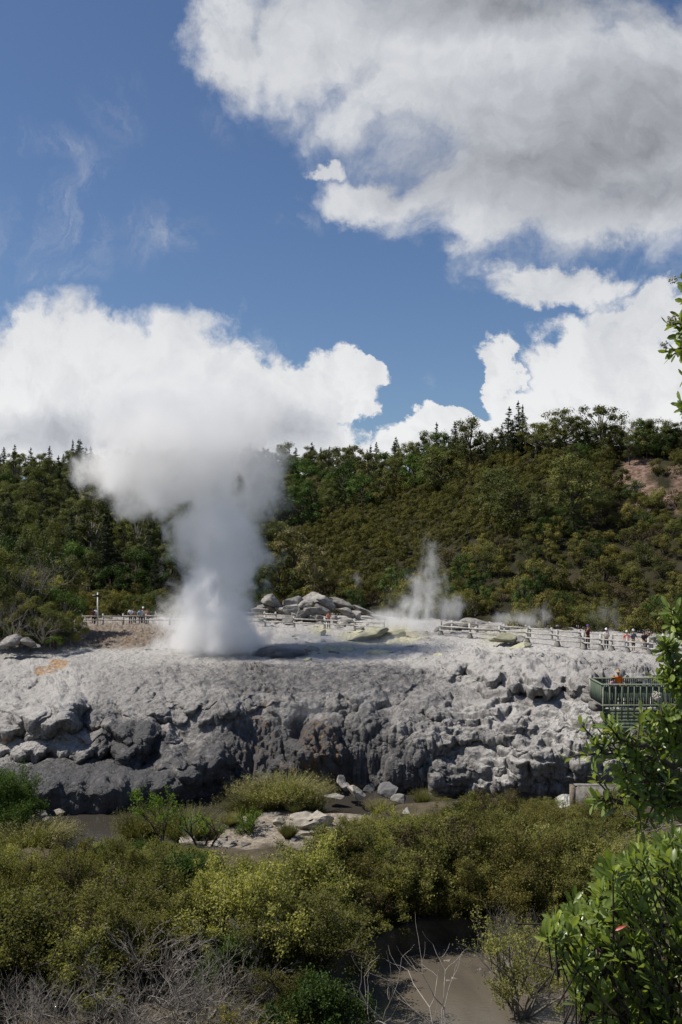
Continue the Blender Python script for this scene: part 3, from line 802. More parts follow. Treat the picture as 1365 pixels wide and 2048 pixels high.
def bez(a, b, bend, n=5):
    a, b = np.array(a, float), np.array(b, float); m = (a + b) / 2 + np.array(bend)
    t = np.linspace(0, 1, n)[:, None]
    return (1 - t) ** 2 * a + 2 * t * (1 - t) * m + t * t * b

def make_tree(name, seed, h, w, base, nclump, per, leaf, lmat, bmat='bark', crown_low=0.3, clump_r=0.17, flat=0.75, open_=0.0, trunk_r=0.18, aspect=0.6):
    """rounded tree: tapered trunk, limbs to each clump, crown of leaf clumps with gaps"""
    r = np.random.default_rng(seed)
    t = empty(name)
    cl = []; mb = MB()
    top = np.array((r.uniform(-.06, .06) * w, r.uniform(-.06, .06) * w, h * 0.72))
    tr = bez((0, 0, -0.6), top, (r.uniform(-.1, .1) * w, 0, 0), 7)
    mb.tube(tr, np.linspace(trunk_r, trunk_r * 0.35, 7) * h / 8, 7)
    for i in range(nclump):
        f = (i + r.random()) / nclump
        zz = crown_low + (1 - crown_low) * f
        prof = math.sqrt(max(0.05, 1 - (2 * (zz - crown_low) / (1 - crown_low) * 0.9 - 0.75) ** 2 / 1.3))
        ang = r.uniform(0, 2 * math.pi); q = (open_ + (1 - open_) * r.random() ** 0.5) * prof
        c = np.array((math.cos(ang) * q * w / 2, math.sin(ang) * q * w / 2, zz * h * (0.92 + .08 * r.random())))
        rr = clump_r * w * r.uniform(0.65, 1.3)
        cl.append((c, (rr, rr, rr * flat)))
        k = min(6, int(2 + 4 * zz * 0.8)); s0 = tr[k]
        if s0[2] < c[2] + 0.1 * h or True:
            mb.tube(bez(s0, c, (0, 0, -0.04 * h), 4), np.linspace(trunk_r * .38, trunk_r * .1, 4) * h / 8, 4, False)
    kid(t, mb.build('trunk', M[bmat], t, True))
    V, Fq, q = clump_leaves(cl, per, leaf, r, 0.35, 0.4, aspect)
    kid(t, link('crown', new_mesh('crown', V, Fq, M[lmat], False, dict(rnd=q)), t))
    return t
def make_conifer(name, seed, h, w, lmat='leaf_pine', tiers=22, leaf=0.34, full=1.0):
    r = np.random.default_rng(seed)
    t = empty(name); mb = MB()
    mb.tube([(0, 0, -0.6), (0.02 * h, 0, h * .5), (0, 0, h * 0.98)], [h * .018, h * .011, h * .003], 7)
    CC, NN, RR = [], [], []
    for i in range(tiers):
        f = (i + 0.5 * r.random()) / tiers
        zz = h * (0.16 + 0.84 * f)
        L = w / 2 * (1 - f) ** 0.8 * r.uniform(0.65, 1.15) + 0.12
        nb = int(5 + 4 * (1 - f))
        for b in range(nb):
            if r.random() > 0.9 * full: continue
            a = r.uniform(0, 2 * math.pi); l = L * r.uniform(0.6, 1.15)
            dirn = np.array((math.cos(a), math.sin(a), r.uniform(-.05, .5)))
            mb.tube([(0, 0, zz), np.array((0, 0, zz)) + dirn * l], [0.05, 0.015], 3, False)
            k = int(12 + 34 * l)
            tt = r.uniform(0.15, 1.05, k)
            C = np.array((0, 0, zz)) + dirn * (l * tt)[:, None] + r.normal(size=(k, 3)) * np.array((.13, .13, .10)) * (0.5 + l * .45)
            CC.append(C); NN.append(unit(k, r) + np.array((0, 0, 0.8))); RR.append(np.clip(r.uniform(0, .5) + r.uniform(0, .5, k), 0, 1))
    k = 40; CC.append(np.stack([r.normal(0, .06, k), r.normal(0, .06, k), h * r.uniform(.93, 1.02, k)], 1)); NN.append(unit(k, r)); RR.append(r.uniform(0, 1, k))
    C = np.concatenate(CC); N = np.concatenate(NN); N /= np.linalg.norm(N, axis=1, keepdims=True)
    kid(t, mb.build('trunk', M['bark'], t, True))
    V, Fq, q = leaf_quads(C, N, leaf, r, 0.4, np.concatenate(RR))
    kid(t, link('crown', new_mesh('crown', V, Fq, M[lmat], False, dict(rnd=q)), t))
    return t
def scrub_arrays(seed, h, w, nclump=16, per=95, leaf=0.2):
    r = np.random.default_rng(seed); cl = []; mb = MB()
    for i in range(nclump):
        a = r.uniform(0, 2 * math.pi); q = r.random() ** .5; zz = r.uniform(0.25, 1.0)
        pr = math.sqrt(max(0, 1 - zz * zz * .75))
        c = np.array((math.cos(a) * q * w / 2 * pr, math.sin(a) * q * w / 2 * pr, zz * h * .88))
        rr = w * r.uniform(.12, .2); cl.append((c, (rr, rr, rr * .8)))
        mb.tube([(0, 0, -.4), c * np.array((.5, .5, .45)), c], [.06, .04, .015], 3, False)
    V, Fq, q = clump_leaves(cl, per, leaf, r, .3, .45)
    return V, Fq, q, mb
def make_scrub(name, seed, h, w, lmat, **kw):
    V, Fq, q, mb = scrub_arrays(seed, h, w, **kw)
    V2 = np.concatenate(mb.v); F2 = np.concatenate(mb.f4) + len(V)
    me = new_mesh(name, np.concatenate([V, V2]), np.concatenate([Fq, F2]), [M[lmat], M['dark_twig']], False,
                  dict(rnd=np.concatenate([q, np.zeros(len(V2))])), np.concatenate([np.zeros(len(Fq)), np.ones(len(F2))]))
    return link(name, me)
def grow(mb, p, d, L, rad, depth, r, tips, sides=5, up=0.15, split=(2, 4), wig=0.25, shrink=0.68):
    """recursive twig; end points of the last twigs go to tips"""
    n = 3; pts = [p]; q = np.array(p, float); dd = np.array(d, float)
    for i in range(n):
        dd = dd + r.normal(size=3) * wig * .5 + np.array((0, 0, up * .3)); dd /= np.linalg.norm(dd)
        q = q + dd * L / n; pts.append(q)
    mb.tube(pts, np.linspace(rad, rad * .62, n + 1), sides, False)
    if depth == 0: tips.append((q, dd)); return
    for k in range(r.integers(split[0], split[1] + 1)):
        s = pts[r.integers(1, n + 1)] if k else pts[-1]
        nd = dd + unit(1, r)[0] * 0.75; nd /= np.linalg.norm(nd)
        grow(mb, s, nd, L * shrink * r.uniform(.75, 1.2), rad * .6, depth - 1, r, tips, max(3, sides - 1), up, split, wig, shrink)
def make_shrub(name, seed, h, w, lmat, per=34, leaf=0.055, depth=3, stems=7, bare=0.0, twig='dark_twig', tipr=0.16, rad=.035):
    """many-stemmed fine-leaved shrub: fanned stems, twigs, small leaves along the twig ends"""
    r = np.random.default_rng(seed); t = empty(name); mb = MB(); tips = []
    for s in range(stems):
        a = 2 * math.pi * (s + r.random()) / stems; tilt = r.uniform(.1, .9) * w / h
        d = np.array((math.cos(a) * tilt, math.sin(a) * tilt, 1.0)); d /= np.linalg.norm(d)
        grow(mb, np.array((math.cos(a) * .1, math.sin(a) * .1, -.15)), d, h * .42, rad, depth, r, tips, 5, .22, (2, 4), .3, .66)
    zmax = max(q[2] for q, _ in tips); f = h / zmax
    for i in range(len(mb.v)): mb.v[i] = mb.v[i] * f
    kid(t, mb.build('stems', M[twig], t))
    VV = []; C = []; N = []; RR = []
    for (q, d) in tips:
        q = np.array(q) * f
        if r.random() < bare: continue
        k = int(per * r.uniform(.5, 1.4))
        s = tipr * r.uniform(.7, 1.5)
        C.append(q - d * r.uniform(0, 2.2 * s, (k, 1)) + r.normal(size=(k, 3)) * s * .55)
        N.append(unit(k, r) * .9 + np.array((0, 0, .5)))
        tone = r.uniform(0, .5) + .15 * (q[2] / h)
        RR.append(np.clip(tone + r.uniform(0, .4, k), 0, 1))
    if C:
        C = np.concatenate(C); N = np.concatenate(N); N /= np.linalg.norm(N, axis=1, keepdims=True)
        V, Fq, q = leaf_quads(C, N, leaf, r, .5, np.concatenate(RR))
        kid(t, link('foliage', new_mesh('foliage', V, Fq, M[lmat], False, dict(rnd=q)), t))
    return t
def make_dead(name, seed, h, w, matn, stems=6, depth=4, rad=.04, split=(2, 3), up=.12):
    r = np.random.default_rng(seed); mb = MB(); tips = []
    for s in range(stems):
        a = 2 * math.pi * (s + r.random()) / stems; tilt = r.uniform(.1, 1.0) * w / h
        d = np.array((math.cos(a) * tilt, math.sin(a) * tilt, 1.0)); d /= np.linalg.norm(d)
        grow(mb, np.array((math.cos(a) * .08, math.sin(a) * .08, -.15)), d, h * .40, rad, depth, r, tips, 5, up, split, .34, .72)
    zmax = max(q[2] for q, _ in tips); f = h / zmax
    for i in range(len(mb.v)): mb.v[i] = mb.v[i] * f
    return mb.build(name, M[matn])
def make_tussock(name, seed, h, w, n=900, lmat='grass', seeds=True):
    r = np.random.default_rng(seed); VV = []; FF = []; RR = []; n0 = 0
    a = r.uniform(0, 2 * math.pi, n); q = r.random(n) ** .6
    B = np.stack([np.cos(a) * q * .3 * w / 2, np.sin(a) * q * .3 * w / 2, np.zeros(n) - .1], 1)
    L = h * r.uniform(.45, 1.05, n); lean = q * w / h * .42
    D = np.stack([np.cos(a) * lean, np.sin(a) * lean, np.ones(n)], 1); D /= np.linalg.norm(D, axis=1, keepdims=True)
    side = np.stack([-np.sin(a + r.normal(size=n)), np.cos(a), np.zeros(n)], 1) * (.010 + .008 * r.random((n, 1)))
    ts = [0, .35, .7, 1.0]; P = []
    for t in ts:
        P.append(B + D * (L * t)[:, None] + np.stack([np.cos(a), np.sin(a), -np.ones(n) * .6], 1) * (L * .26 * t * t * (.3 + q))[:, None])
    P = np.stack(P, 1); wd = np.array([1, 1, .7, .15])[None, :, None]
    V = np.stack([P - side[:, None] * wd, P + side[:, None] * wd], 2).reshape(-1, 3)
    i = np.arange(n)[:, None] * 8 + np.array([0, 2, 4])[None, :]; i = i.ravel()
    Fq = np.stack([i, i + 1, i + 3, i + 2], 1)
    rr = np.repeat(r.uniform(0, .7, n), 8)
    if seeds:
        m = r.random(n) < .5; T = P[m, 3]; k = len(T)
        C = np.repeat(T, 6, 0) + r.normal(size=(k * 6, 3)) * np.array((.02, .02, .06)) * 1.3
        V2, F2, r2 = leaf_quads(C, unit(k * 6, r), .045, r, .5, np.ones(k * 6) * .95)
        Fq = np.concatenate([Fq, F2 + len(V)]); V = np.concatenate([V, V2]); rr = np.concatenate([rr, r2])
    return link(name, new_mesh(name, V, Fq, M[lmat], False, dict(rnd=rr)))

class Pool:
    """protos of a kind: each is used itself once, then copied"""
    def __init__(s, protos): s.p = protos; s.used = [False] * len(protos); s.i = 0
    def put(s, loc, rz, sc, k=None):
        k = s.i % len(s.p) if k is None else k; s.i += 1
        o = s.p[k] if not s.used[k] else copy_tree(s.p[k])
        s.used[k] = True
        o.location = loc; o.rotation_euler = (0, 0, rz)
        o.scale = sc if hasattr(sc, '__len__') else (sc, sc, sc)
        return o
PLACED = []     # (object, px, py, kind words, place words, group, category)
def name_places():
    """every plant's own label: what it is, which landmark it stands by, and its turn from the left there"""
    cells = {}
    for e in PLACED: cells.setdefault((e[3], e[4]), []).append(e)
    for (what, where), es in cells.items():
        es.sort(key=lambda e: e[1])
        for i, (o, px, py, _, _, grp, cat) in enumerate(es):
            n = len(es)
            if n == 1: lab = f'{what} {where}'
            elif n == 2: lab = f"{['left', 'right'][i]} of two: {what} {where}"
            elif i == 0: lab = f'{what} {where}, leftmost there'
            elif i == n - 1: lab = f'{what} {where}, rightmost there'
            elif i < 20: lab = f'{what} {where}, {ORD[i]} from left'
            else: lab = f'{what} {where}, {ORD[min(19, n - 1 - i)]} from right'
            tag(o, lab, cat, grp)
def note(o, px, py, what, where, grp, cat): PLACED.append((o, px, py, what, where, grp, cat))
def land_far(px):
    for lim, w in ((70, 'at left edge'), (200, 'above the stair rail'), (360, 'left of the steam'), (550, 'behind the steam'), (690, 'above the rock pile'),
                   (800, 'left of the middle wisp'), (920, 'above the middle wisp'), (1040, 'above the flat mound'), (1150, 'above the visitors'), (1250, 'left of pink slip')):
        if px < lim: return w
    return 'by the pink slip' 
def row_far(px, py):
    for lim, w in ((890, 'on the skyline'), (935, 'just under the skyline'), (990, 'high on the slope'), (1050, 'on the upper slope'), (1110, 'halfway down the slope'),
                   (1170, 'on the lower slope'), (1215, 'near the slope foot')):
        if py < lim: return w
    return 'at the slope foot'

# --- far forest
broad = Pool([make_tree('forest_tree', 100 + i, h, w, 0, nc, 230, .30, lm, 'bark', cl_, .16, .72, .25)
              for i, (h, w, nc, lm, cl_) in enumerate([(10, 7.5, 26, 'leaf_broad', .25), (11, 6.5, 24, 'leaf_broad', .3), (9, 8, 28, 'leaf_broad', .2), (12, 7, 26, 'leaf_broad', .35),
                                                       (9.5, 7, 26, 'leaf_green', .2), (8.5, 7.5, 24, 'leaf_green', .2), (10.5, 6, 22, 'leaf_pale', .25)])])
gum = Pool([make_tree('tall_gum_tree', 140 + i, 13, 6.5, 0, 20, 120, .40, 'leaf_broad', 'pale_bark', .5, .15, .7, .4) for i in range(3)])
conif = Pool([make_conifer('conifer_tree', 160 + i, 13, w, leaf=.28) for i, w in enumerate((5.0, 6.0, 4.6, 7.0))])
def try_points(n, fn, mind, tries=40):
    pts = []
    for _ in range(n * tries):
        p = fn()
        if all((p[0] - q[0]) ** 2 + (p[1] - q[1]) ** 2 > mind(p) ** 2 for q in pts):
            pts.append(p)
            if len(pts) >= n: break
    return pts
def place_far(pool, px, Y, sc, what, grp, cat, k=None, hh=10, zoff=-0.3):
    x = (px - CX) / F * Y; z = hz(x, Y)
    o = pool.put((x, Y, z + zoff), rng.uniform(0, 6.28), (sc * rng.uniform(.9, 1.15), sc * rng.uniform(.9, 1.15), sc * rng.uniform(.92, 1.08)), k)
    py = HY - (z + hh * sc * .75) / Y * F
    note(o, px, py, what, row_far(px, py) + ' ' + land_far(px), grp, cat)
    return o
def fpos():
    px = rng.uniform(-60, 1010); Y = rng.uniform(142, 266)
    return ((px - CX) / F * Y, Y)
def skyYr(px): return np.interp(px, [-300, 400, 560, 800, 950, 1100, 1400], [270, 262, 250, 205, 172, 155, 142])
nf = 0
for (x, Y) in try_points(560, fpos, lambda p: 4.0 + (p[1] - 140) * .008, 14):
    px = x / Y * F + CX; Yr = skyYr(px); t = (Y - 140) / (Yr - 140)
    if Y > Yr + 4 or (px > 560 and t < .30 + (px - 560) * .0008): continue
    if nf >= 400: break
    if px > 955 and Y > Yr - 22: continue
    nf += 1
    u = rng.random(); ns = vnoise(np.array([[x * .05, Y * .05, 3.0]]), 5)[0]
    if t > .86 and px < 1000:
        if u < .38: place_far(conif, px, Y, rng.uniform(.5, .8), 'dark conifer', 'conifers of the forest', 'conifer', hh=13)
        else: place_far(broad, px, Y, rng.uniform(.55, .8), 'rounded forest tree', 'broad-leaved trees of the forest', 'tree', int(rng.integers(0, 4)))
    elif px < 560 and u < .22 + .25 * (ns > .1): place_far(conif, px, Y, rng.uniform(.7, 1.0), 'dark conifer', 'conifers of the forest', 'conifer', hh=13)
    elif u > .86: place_far(gum, px, Y, rng.uniform(.7, .95), 'open tree with pale trunk', 'pale-trunked trees of the forest', 'tree', hh=13)
    elif u > .80 and px > 560: place_far(broad, px, Y, rng.uniform(.6, .8), 'pale yellowish tree', 'pale yellowish trees', 'tree', 6)
    elif ns > .05 or (px > 520 and u < .3): place_far(broad, px, Y, rng.uniform(.65, .95), 'fresh green tree', 'fresh green trees of the forest', 'tree', 4 + int(rng.integers(0, 2)))
    else: place_far(broad, px, Y, rng.uniform(.6, .95), 'dark olive forest tree', 'dark olive trees of the forest', 'tree', int(rng.integers(0, 4)))
# skyline conifers and named trees of the right-hand ridge
for px, top, Y in [(8, 890, 262), (30, 884, 264), (62, 900, 262), (100, 895, 264), (128, 905, 263), (146, 886, 264), (158, 884, 264), (182, 892, 264), (545, 905, 250), (560, 898, 250), (592, 890, 250), (612, 905, 248),
                   (642, 892, 246), (660, 888, 246), (700, 894, 232), (742, 886, 222), (753, 882, 222), (798, 892, 208), (850, 872, 196), (838, 885, 196), (828, 892, 198)]:
    z = hz((px - CX) / F * Y, Y); h = (HY - top) / F * Y - z
    place_far(conif, px, Y, max(.25, h / 13), 'spiky conifer', 'conifers of the forest', 'conifer', hh=13, zoff=0)
for px, top, Y in [(1019, 813, 158), (1037, 804, 158), (1046, 812, 157), (1004, 845, 159), (985, 862, 160), (1026, 835, 156)]:
    z = hz((px - CX) / F * Y, Y); h = (HY - top) / F * Y - z
    place_far(conif, px, Y, (h + .3) / 13, 'tall dark pointed conifer', 'pointed conifers on the ridge', 'conifer', hh=13, zoff=-.3, k=int(px) % 3)
umb = Pool([make_tree('umbrella_tree', 181, 9, 8.5, 0, 30, 110, .30, 'leaf_broad', 'pale_bark', .5, .12, .6, .45, .24), make_tree('umbrella_tree', 183, 9, 9, 0, 34, 110, .30, 'leaf_broad', 'pale_bark', .45, .12, .6, .45, .2)])
for px, top, Y, k in [(1072, 838, 152, 0), (1128, 822, 149, 1), (1200, 812, 146, 0), (1152, 832, 149, 1), (1268, 834, 143, 1), (1096, 846, 150, 1)]:
    z = hz((px - CX) / F * Y, Y); h = (HY - top) / F * Y - z
    place_far(umb, px, Y, (h + .3) / 9.2, 'open-crowned umbrella tree', 'umbrella-crowned trees on the ridge', 'tree', k, 9)
for px, top, Y, k in [(920, 875, 176, 0), (900, 885, 184, 2), (872, 890, 190, 0), (1180, 850, 147, 4), (1232, 852, 145, 1), (1295, 838, 141, 4), (1312, 832, 141, 0), (1340, 846, 140, 2), (1362, 850, 139, 1), (1390, 846, 139, 3), (1330, 842, 139, 5),
                      (965, 905, 165, 6), (880, 925, 178, 6), (1140, 890, 140, 6), (1210, 885, 142, 2), (1100, 890, 146, 0), (1260, 880, 140, 3), (1160, 880, 143, 5)]:
    z = hz((px - CX) / F * Y, Y); h = (HY - top) / F * Y - z
    place_far(broad, px, Y, (h + .2) / 10, 'rounded ridge tree', 'rounded trees on the ridge', 'tree', k, 10)
# trees standing out low down
for px, top, Y, pool, k, what, cat in [(632, 1085, 128, broad, 6, 'pale golden-leaved tree', 'tree'), (585, 1050, 134, broad, 6, 'dull gold tree', 'tree'), (560, 1090, 132, broad, 2, 'dark olive tree', 'tree'),
                                       (300, 1050, 143, conif, 3, 'broad dark green pine', 'conifer'), (270, 1085, 140, broad, 4, 'dark green bushy tree', 'tree'), (340, 1095, 138, broad, 4, 'dark green bushy tree', 'tree'),
                                       (225, 1120, 138, broad, 5, 'dark green bushy tree', 'tree'), (170, 1105, 141, broad, 0, 'olive bushy tree', 'tree'), (500, 1085, 134, broad, 5, 'dark green bushy tree', 'tree'),
                                       (310, 1110, 136, conif, 1, 'broad dark green pine', 'conifer'), (1040, 940, 128, broad, 2, 'olive rounded tree', 'tree'), (1000, 925, 133, broad, 0, 'olive rounded tree', 'tree'), (1150, 930, 124, broad, 3, 'olive rounded tree', 'tree')]:
    z = hz((px - CX) / F * Y, Y); h = (HY - top) / F * Y - z
    place_far(pool, px, Y, h / (13 if pool is conif else 10), what, 'single trees low on the slope', cat, k, 10)

# --- hillside scrub: the nearest three hundred as things, the rest as one mass
scrubs = Pool([make_scrub('scrub_bush', 200 + i, h, w, 'leaf_scrub', nclump=15, per=150, leaf=.15) for i, (h, w) in enumerate([(2.6, 3.4), (3.2, 3.0), (2.2, 3.8), (3.6, 3.6), (2.8, 2.6)])] +
               [make_scrub('scrub_bush', 210, 3.4, 3.2, 'leaf_green', nclump=16, per=130, leaf=.16), make_scrub('scrub_bush', 211, 2.4, 3.4, 'leaf_rust', nclump=12, per=90, leaf=.15), make_scrub('scrub_bush', 212, 3.0, 3.6, 'leaf_broad', nclump=18, per=140, leaf=.15)])
def spos():
    px = rng.uniform(-60, 1460) if rng.random() < .35 else rng.uniform(540, 1440); t = rng.random()
    Y0 = np.interp(px, [-300, 0, 400, 560, 800, 1100, 1400], [116, 114, 116, 117, 113, 100, 93]); Yr = np.interp(px, [-300, 400, 560, 800, 950, 1100, 1400], [150, 150, 165, 190, 172, 155, 146])
    Y = Y0 + (Yr - Y0) * t
    return ((px - CX) / F * Y, Y)
sp = try_points(2100, spos, lambda p: 1.75, 5)
keep = []
for (x, Y) in sp:
    px = x / Y * F + CX; z = hz(x, Y); py = HY - z / Y * F
    n = vnoise(np.array([[x * .2, Y * .2, 1.0]]), 3)[0] * .25
    def inside(bx, by, rx, ry, sk=0): return ((px - bx) / rx) ** 2 + ((py - by - sk * (px - bx)) / ry) ** 2 + n < 1
    if (inside(1300, 964, 78, 38, .25) and rng.random() < .86) or (inside(1120, 1165, 80, 28) and rng.random() < .3) or (inside(1420, 1000, 80, 30, .2)): continue
    if 480 < px < 780 and Y < 121: continue
    if 850 < px < 1030 and Y < 112: continue
    if Y < fence_Y(px) + 7: continue
    keep.append((Y, x, px, z, py))
keep.sort()
vis = [e for e in keep if -30 < e[2] < 1395]
near = vis[:300]; nearset = set(id(e) for e in near)
for (Y, x, px, z, py) in near:
    s = rng.uniform(.7, 1.15) * (1.0 if rng.random() < .9 else 1.35)
    o = scrubs.put((x, Y, z - .15), rng.uniform(0, 6.28), (s, s, s * rng.uniform(.75, 1.1)))
    pyc = py - 2.0 * s / Y * F
    kk = (scrubs.i - 1) % 8
    note(o, px, pyc, {5: 'greener scrub bush', 6: 'brownish scrub bush', 7: 'dark scrub bush'}.get(kk, 'olive scrub bush'), row_far(px, pyc) + ' ' + land_far(px), 'olive scrub bushes on the hillside', 'bush')
VV, FF, RR = [], [], []; n0 = 0
arr = [scrub_arrays(230 + i, h, w, 14, 110, .19)[:3] for i, (h, w) in enumerate([(2.6, 3.4), (3.2, 3.0), (2.4, 3.8), (3.8, 3.6)])]
for e in keep:
    if id(e) in nearset: continue
    Y, x, px, z, py = e
    V, Fq, q = arr[int(rng.integers(0, 4))]; a = rng.uniform(0, 6.28); s = rng.uniform(.6, 1.1); c_, s_ = math.cos(a) * s, math.sin(a) * s
    VV.append(np.stack([V[:, 0] * c_ - V[:, 1] * s_ + x, V[:, 0] * s_ + V[:, 1] * c_ + Y, V[:, 2] * s + z - .15], 1)); FF.append(Fq + n0); n0 += len(V)
    RR.append(np.clip(q * .75 + rng.uniform(-.15, .3), 0, 1))
o = link('hillside_scrub', new_mesh('hillside_scrub', np.concatenate(VV), np.concatenate(FF), M['leaf_scrub'], False, dict(rnd=np.concatenate(RR))))
tag(o, 'mass of olive scrub covering the upper hillside', kind='stuff')

# --- near-left thicket at the end of the fence
thick = Pool([make_tree('thicket_tree', 300 + i, 6, 6, 0, 34, 330, .15, lm, 'pale_bark', .08, .13, .8, .3) for i, lm in enumerate(('leaf_green', 'leaf_broad', 'leaf_manuka'))])
bare = Pool([make_dead('bare_bush', 310 + i, 4.5, 4.5, 'dead_wood', 7, 4, .04, (2, 3), .2) for i in range(2)])
def place_at(pool, px, py_base, Y, top, k, h0, what, where, grp, cat, wide=1.0):
    """stand a plant with its foot at (px, Y) and its top at photograph row `top`"""
    x = (px - CX) / F * Y; z0 = (HY - py_base) / F * Y; s = ((HY - top) / F * Y - z0) / h0
    o = pool.put((x, Y, z0), rng.uniform(0, 6.28), (s * wide, s * wide, s), k)
    note(o, px, top, what, where, grp, cat); return o
for px, base, Y, top, k, wide in [(20, 1272, 96, 1085, 0, 1.0), (70, 1270, 97, 1078, 1, .9), (105, 1268, 98, 1118, 2, .9), (-15, 1275, 90, 1110, 1, .9), (128, 1278, 92, 1180, 0, .9), (60, 1284, 88, 1190, 2, 1.1),
                                  (10, 1284, 88, 1180, 1, 1.1), (100, 1286, 87, 1215, 1, 1.1), (-50, 1280, 90, 1100, 2, 1.0), (140, 1282, 90, 1225, 2, 1.0), (35, 1278, 92, 1150, 0, 1.0), (80, 1276, 93, 1140, 2, .8)]:
    place_at(thick, px, base + 6, Y, top, k, 5.7, 'bushy green tree in the thicket', 'beside the fence end' if px > 60 else 'at the left edge', 'trees of the left thicket', 'tree', wide)
for px, base, Y, top, k in [(80, 1205, 91, 1090, 1), (50, 1200, 89, 1118, 0), (85, 1284, 84.5, 1222, 0), (25, 1275, 85, 1178, 1)]:
    place_at(bare, px, base, Y, top, k, 4.5, 'grey leafless bush among the thicket', 'by the fence end' if px > 70 else 'at the left edge', 'grey leafless bushes in the left thicket', 'bush')
small = Pool([make_scrub('low_bush', 330 + i, 1.2, 1.6, 'leaf_bright', nclump=14, per=90, leaf=.08) for i in range(2)])
for px, base, Y, top in [(25, 1275, 86, 1255), (112, 1292, 85, 1272), (58, 1280, 86, 1266)]:
    place_at(small, px, base, Y, top, None, 1.1, 'small bright green bush', 'under the left thicket', 'small bright bushes under the thicket', 'bush', 1.3)

# --- scrub in the gully in front
tea = Pool([make_shrub('tea_tree_shrub', 400 + i, 2.6, 2.4, lm, 70, .075, 3, 8, b) for i, (lm, b) in enumerate([('leaf_manuka', 0), ('leaf_manuka', .05), ('leaf_manuka', 0), ('leaf_rust', .25), ('leaf_manuka', .1), ('leaf_scrub', .1)])] + [make_shrub('tea_tree_shrub', 420, 2.6, 2.6, 'leaf_manuka', 60, .065, 3, 10, .55, twig='dead_wood'), make_shrub('tea_tree_shrub', 421, 2.6, 2.2, 'leaf_green', 60, .10, 3, 8, .05, tipr=.2), make_shrub('tea_tree_shrub', 422, 2.6, 2.8, 'leaf_scrub', 90, .06, 3, 12, .1, tipr=.2)])
CLX = [-200, 0, 60, 130, 180, 300, 330, 400, 480, 560, 640, 700, 760, 850, 900, 1000, 1100, 1160, 1200, 1300, 1400]
CLY = [1690, 1672, 1700, 1690, 1665, 1690, 1668, 1700, 1735, 1700, 1668, 1640, 1635, 1612, 1592, 1584, 1598, 1645, 1640, 1655, 1670]
def gpos():
    Y = rng.uniform(26, 60); px = rng.uniform(-120, 1500)
    return ((px - CX) / F * Y, Y)
def land_near(px):
    for lim, w in ((130, 'at left edge'), (300, 'below the dark mound'), (450, 'left of pale rubble'), (600, 'in front of pale rubble'), (760, 'below the rock slab'),
                   (900, 'below the rock curtains'), (1050, 'in mid thicket'), (1180, 'left of concrete wall')):
        if px < lim: return w
    return 'at right edge'
for (x, Y) in try_points(520, gpos, lambda p: 1.25, 14):
    px = x / Y * F + CX; g = gz(x, Y)
    if g < -15.75: continue
    if Y < 36 and px < 600 and not (Y > 33 and rng.random() < .5) and rng.random() < .82: continue
    if 60 < px < 500 and Y > 49.5: continue
    if 370 < px < 760 and Y > 50.0 - (2.0 if px < 520 else 0): continue
    lim = np.interp(px, CLX, CLY)
    ztop = (HY - lim - rng.uniform(-14, 40)) / F * Y
    h = rng.uniform(1.5, 3.8)
    if Y < 33: h = min(h, 2.6)
    h = min(h, ztop - g)
    if h < .5: continue
    if px > 980 and Y < 40: continue
    s = h / 2.6; wsc = max(s, .55) * rng.uniform(.9, 1.2)
    u = rng.random()
    k = int(rng.choice([0, 1, 2, 4, 8])) if u < .60 else (3 if u < .70 else 5 if u < .80 else 6 if u < .92 else 7)
    o = tea.put((x, Y, g - .05), rng.uniform(0, 6.28), (wsc, wsc, s), k)
    ro = 'in the back row' if Y > 50 else 'in the third row' if Y > 43 else 'in the second row' if Y > 35 else 'in the front row'
    what = {3: 'rusty brown shrub', 5: 'dull olive shrub', 6: 'half bare twiggy shrub', 7: 'broader-leaved green shrub', 8: 'dense dull olive shrub'}.get(k, 'yellow-green fine-leaved shrub')
    note(o, px, 1800, what, ro + ' ' + land_near(px), 'fine-leaved shrubs in the gully', 'shrub')
for i, (px, Y, h, k) in enumerate([(640, 38.2, 2.0, 1), (690, 39.3, 2.4, 0), (740, 39.8, 2.6, 8), (790, 40.3, 2.3, 2), (835, 40.6, 2.7, 1), (880, 40.8, 2.3, 8), (925, 41.0, 2.7, 5), (970, 41.2, 2.4, 0), (1015, 41.0, 2.6, 8), (1060, 41.2, 2.2, 2), (600, 36.8, 1.8, 4),
                                   (715, 41.4, 3.2, 5), (860, 42.4, 3.3, 0), (950, 43, 3.2, 4), (1190, 46, 2.2, 0), (1220, 47.5, 2.3, 8), (1260, 46.5, 1.9, 2), (1160, 49, 2.0, 1), (1245, 50, 1.8, 5), (1100, 44, 2.6, 0), (1140, 44.5, 2.4, 8)]):
    x = (px - CX) / F * Y; g = max(gz(x, Y), -16.0)
    o = tea.put((x, Y, g - .2), rng.uniform(0, 6.28), (h / 2.4, h / 2.4, h / 2.6), k)
    note(o, px, 1800, {5: 'dull olive shrub', 8: 'dense dull olive shrub'}.get(k, 'yellow-green fine-leaved shrub'), 'overhanging the brown stream' if px < 1080 else 'near the concrete wall', 'fine-leaved shrubs in the gully', 'shrub')
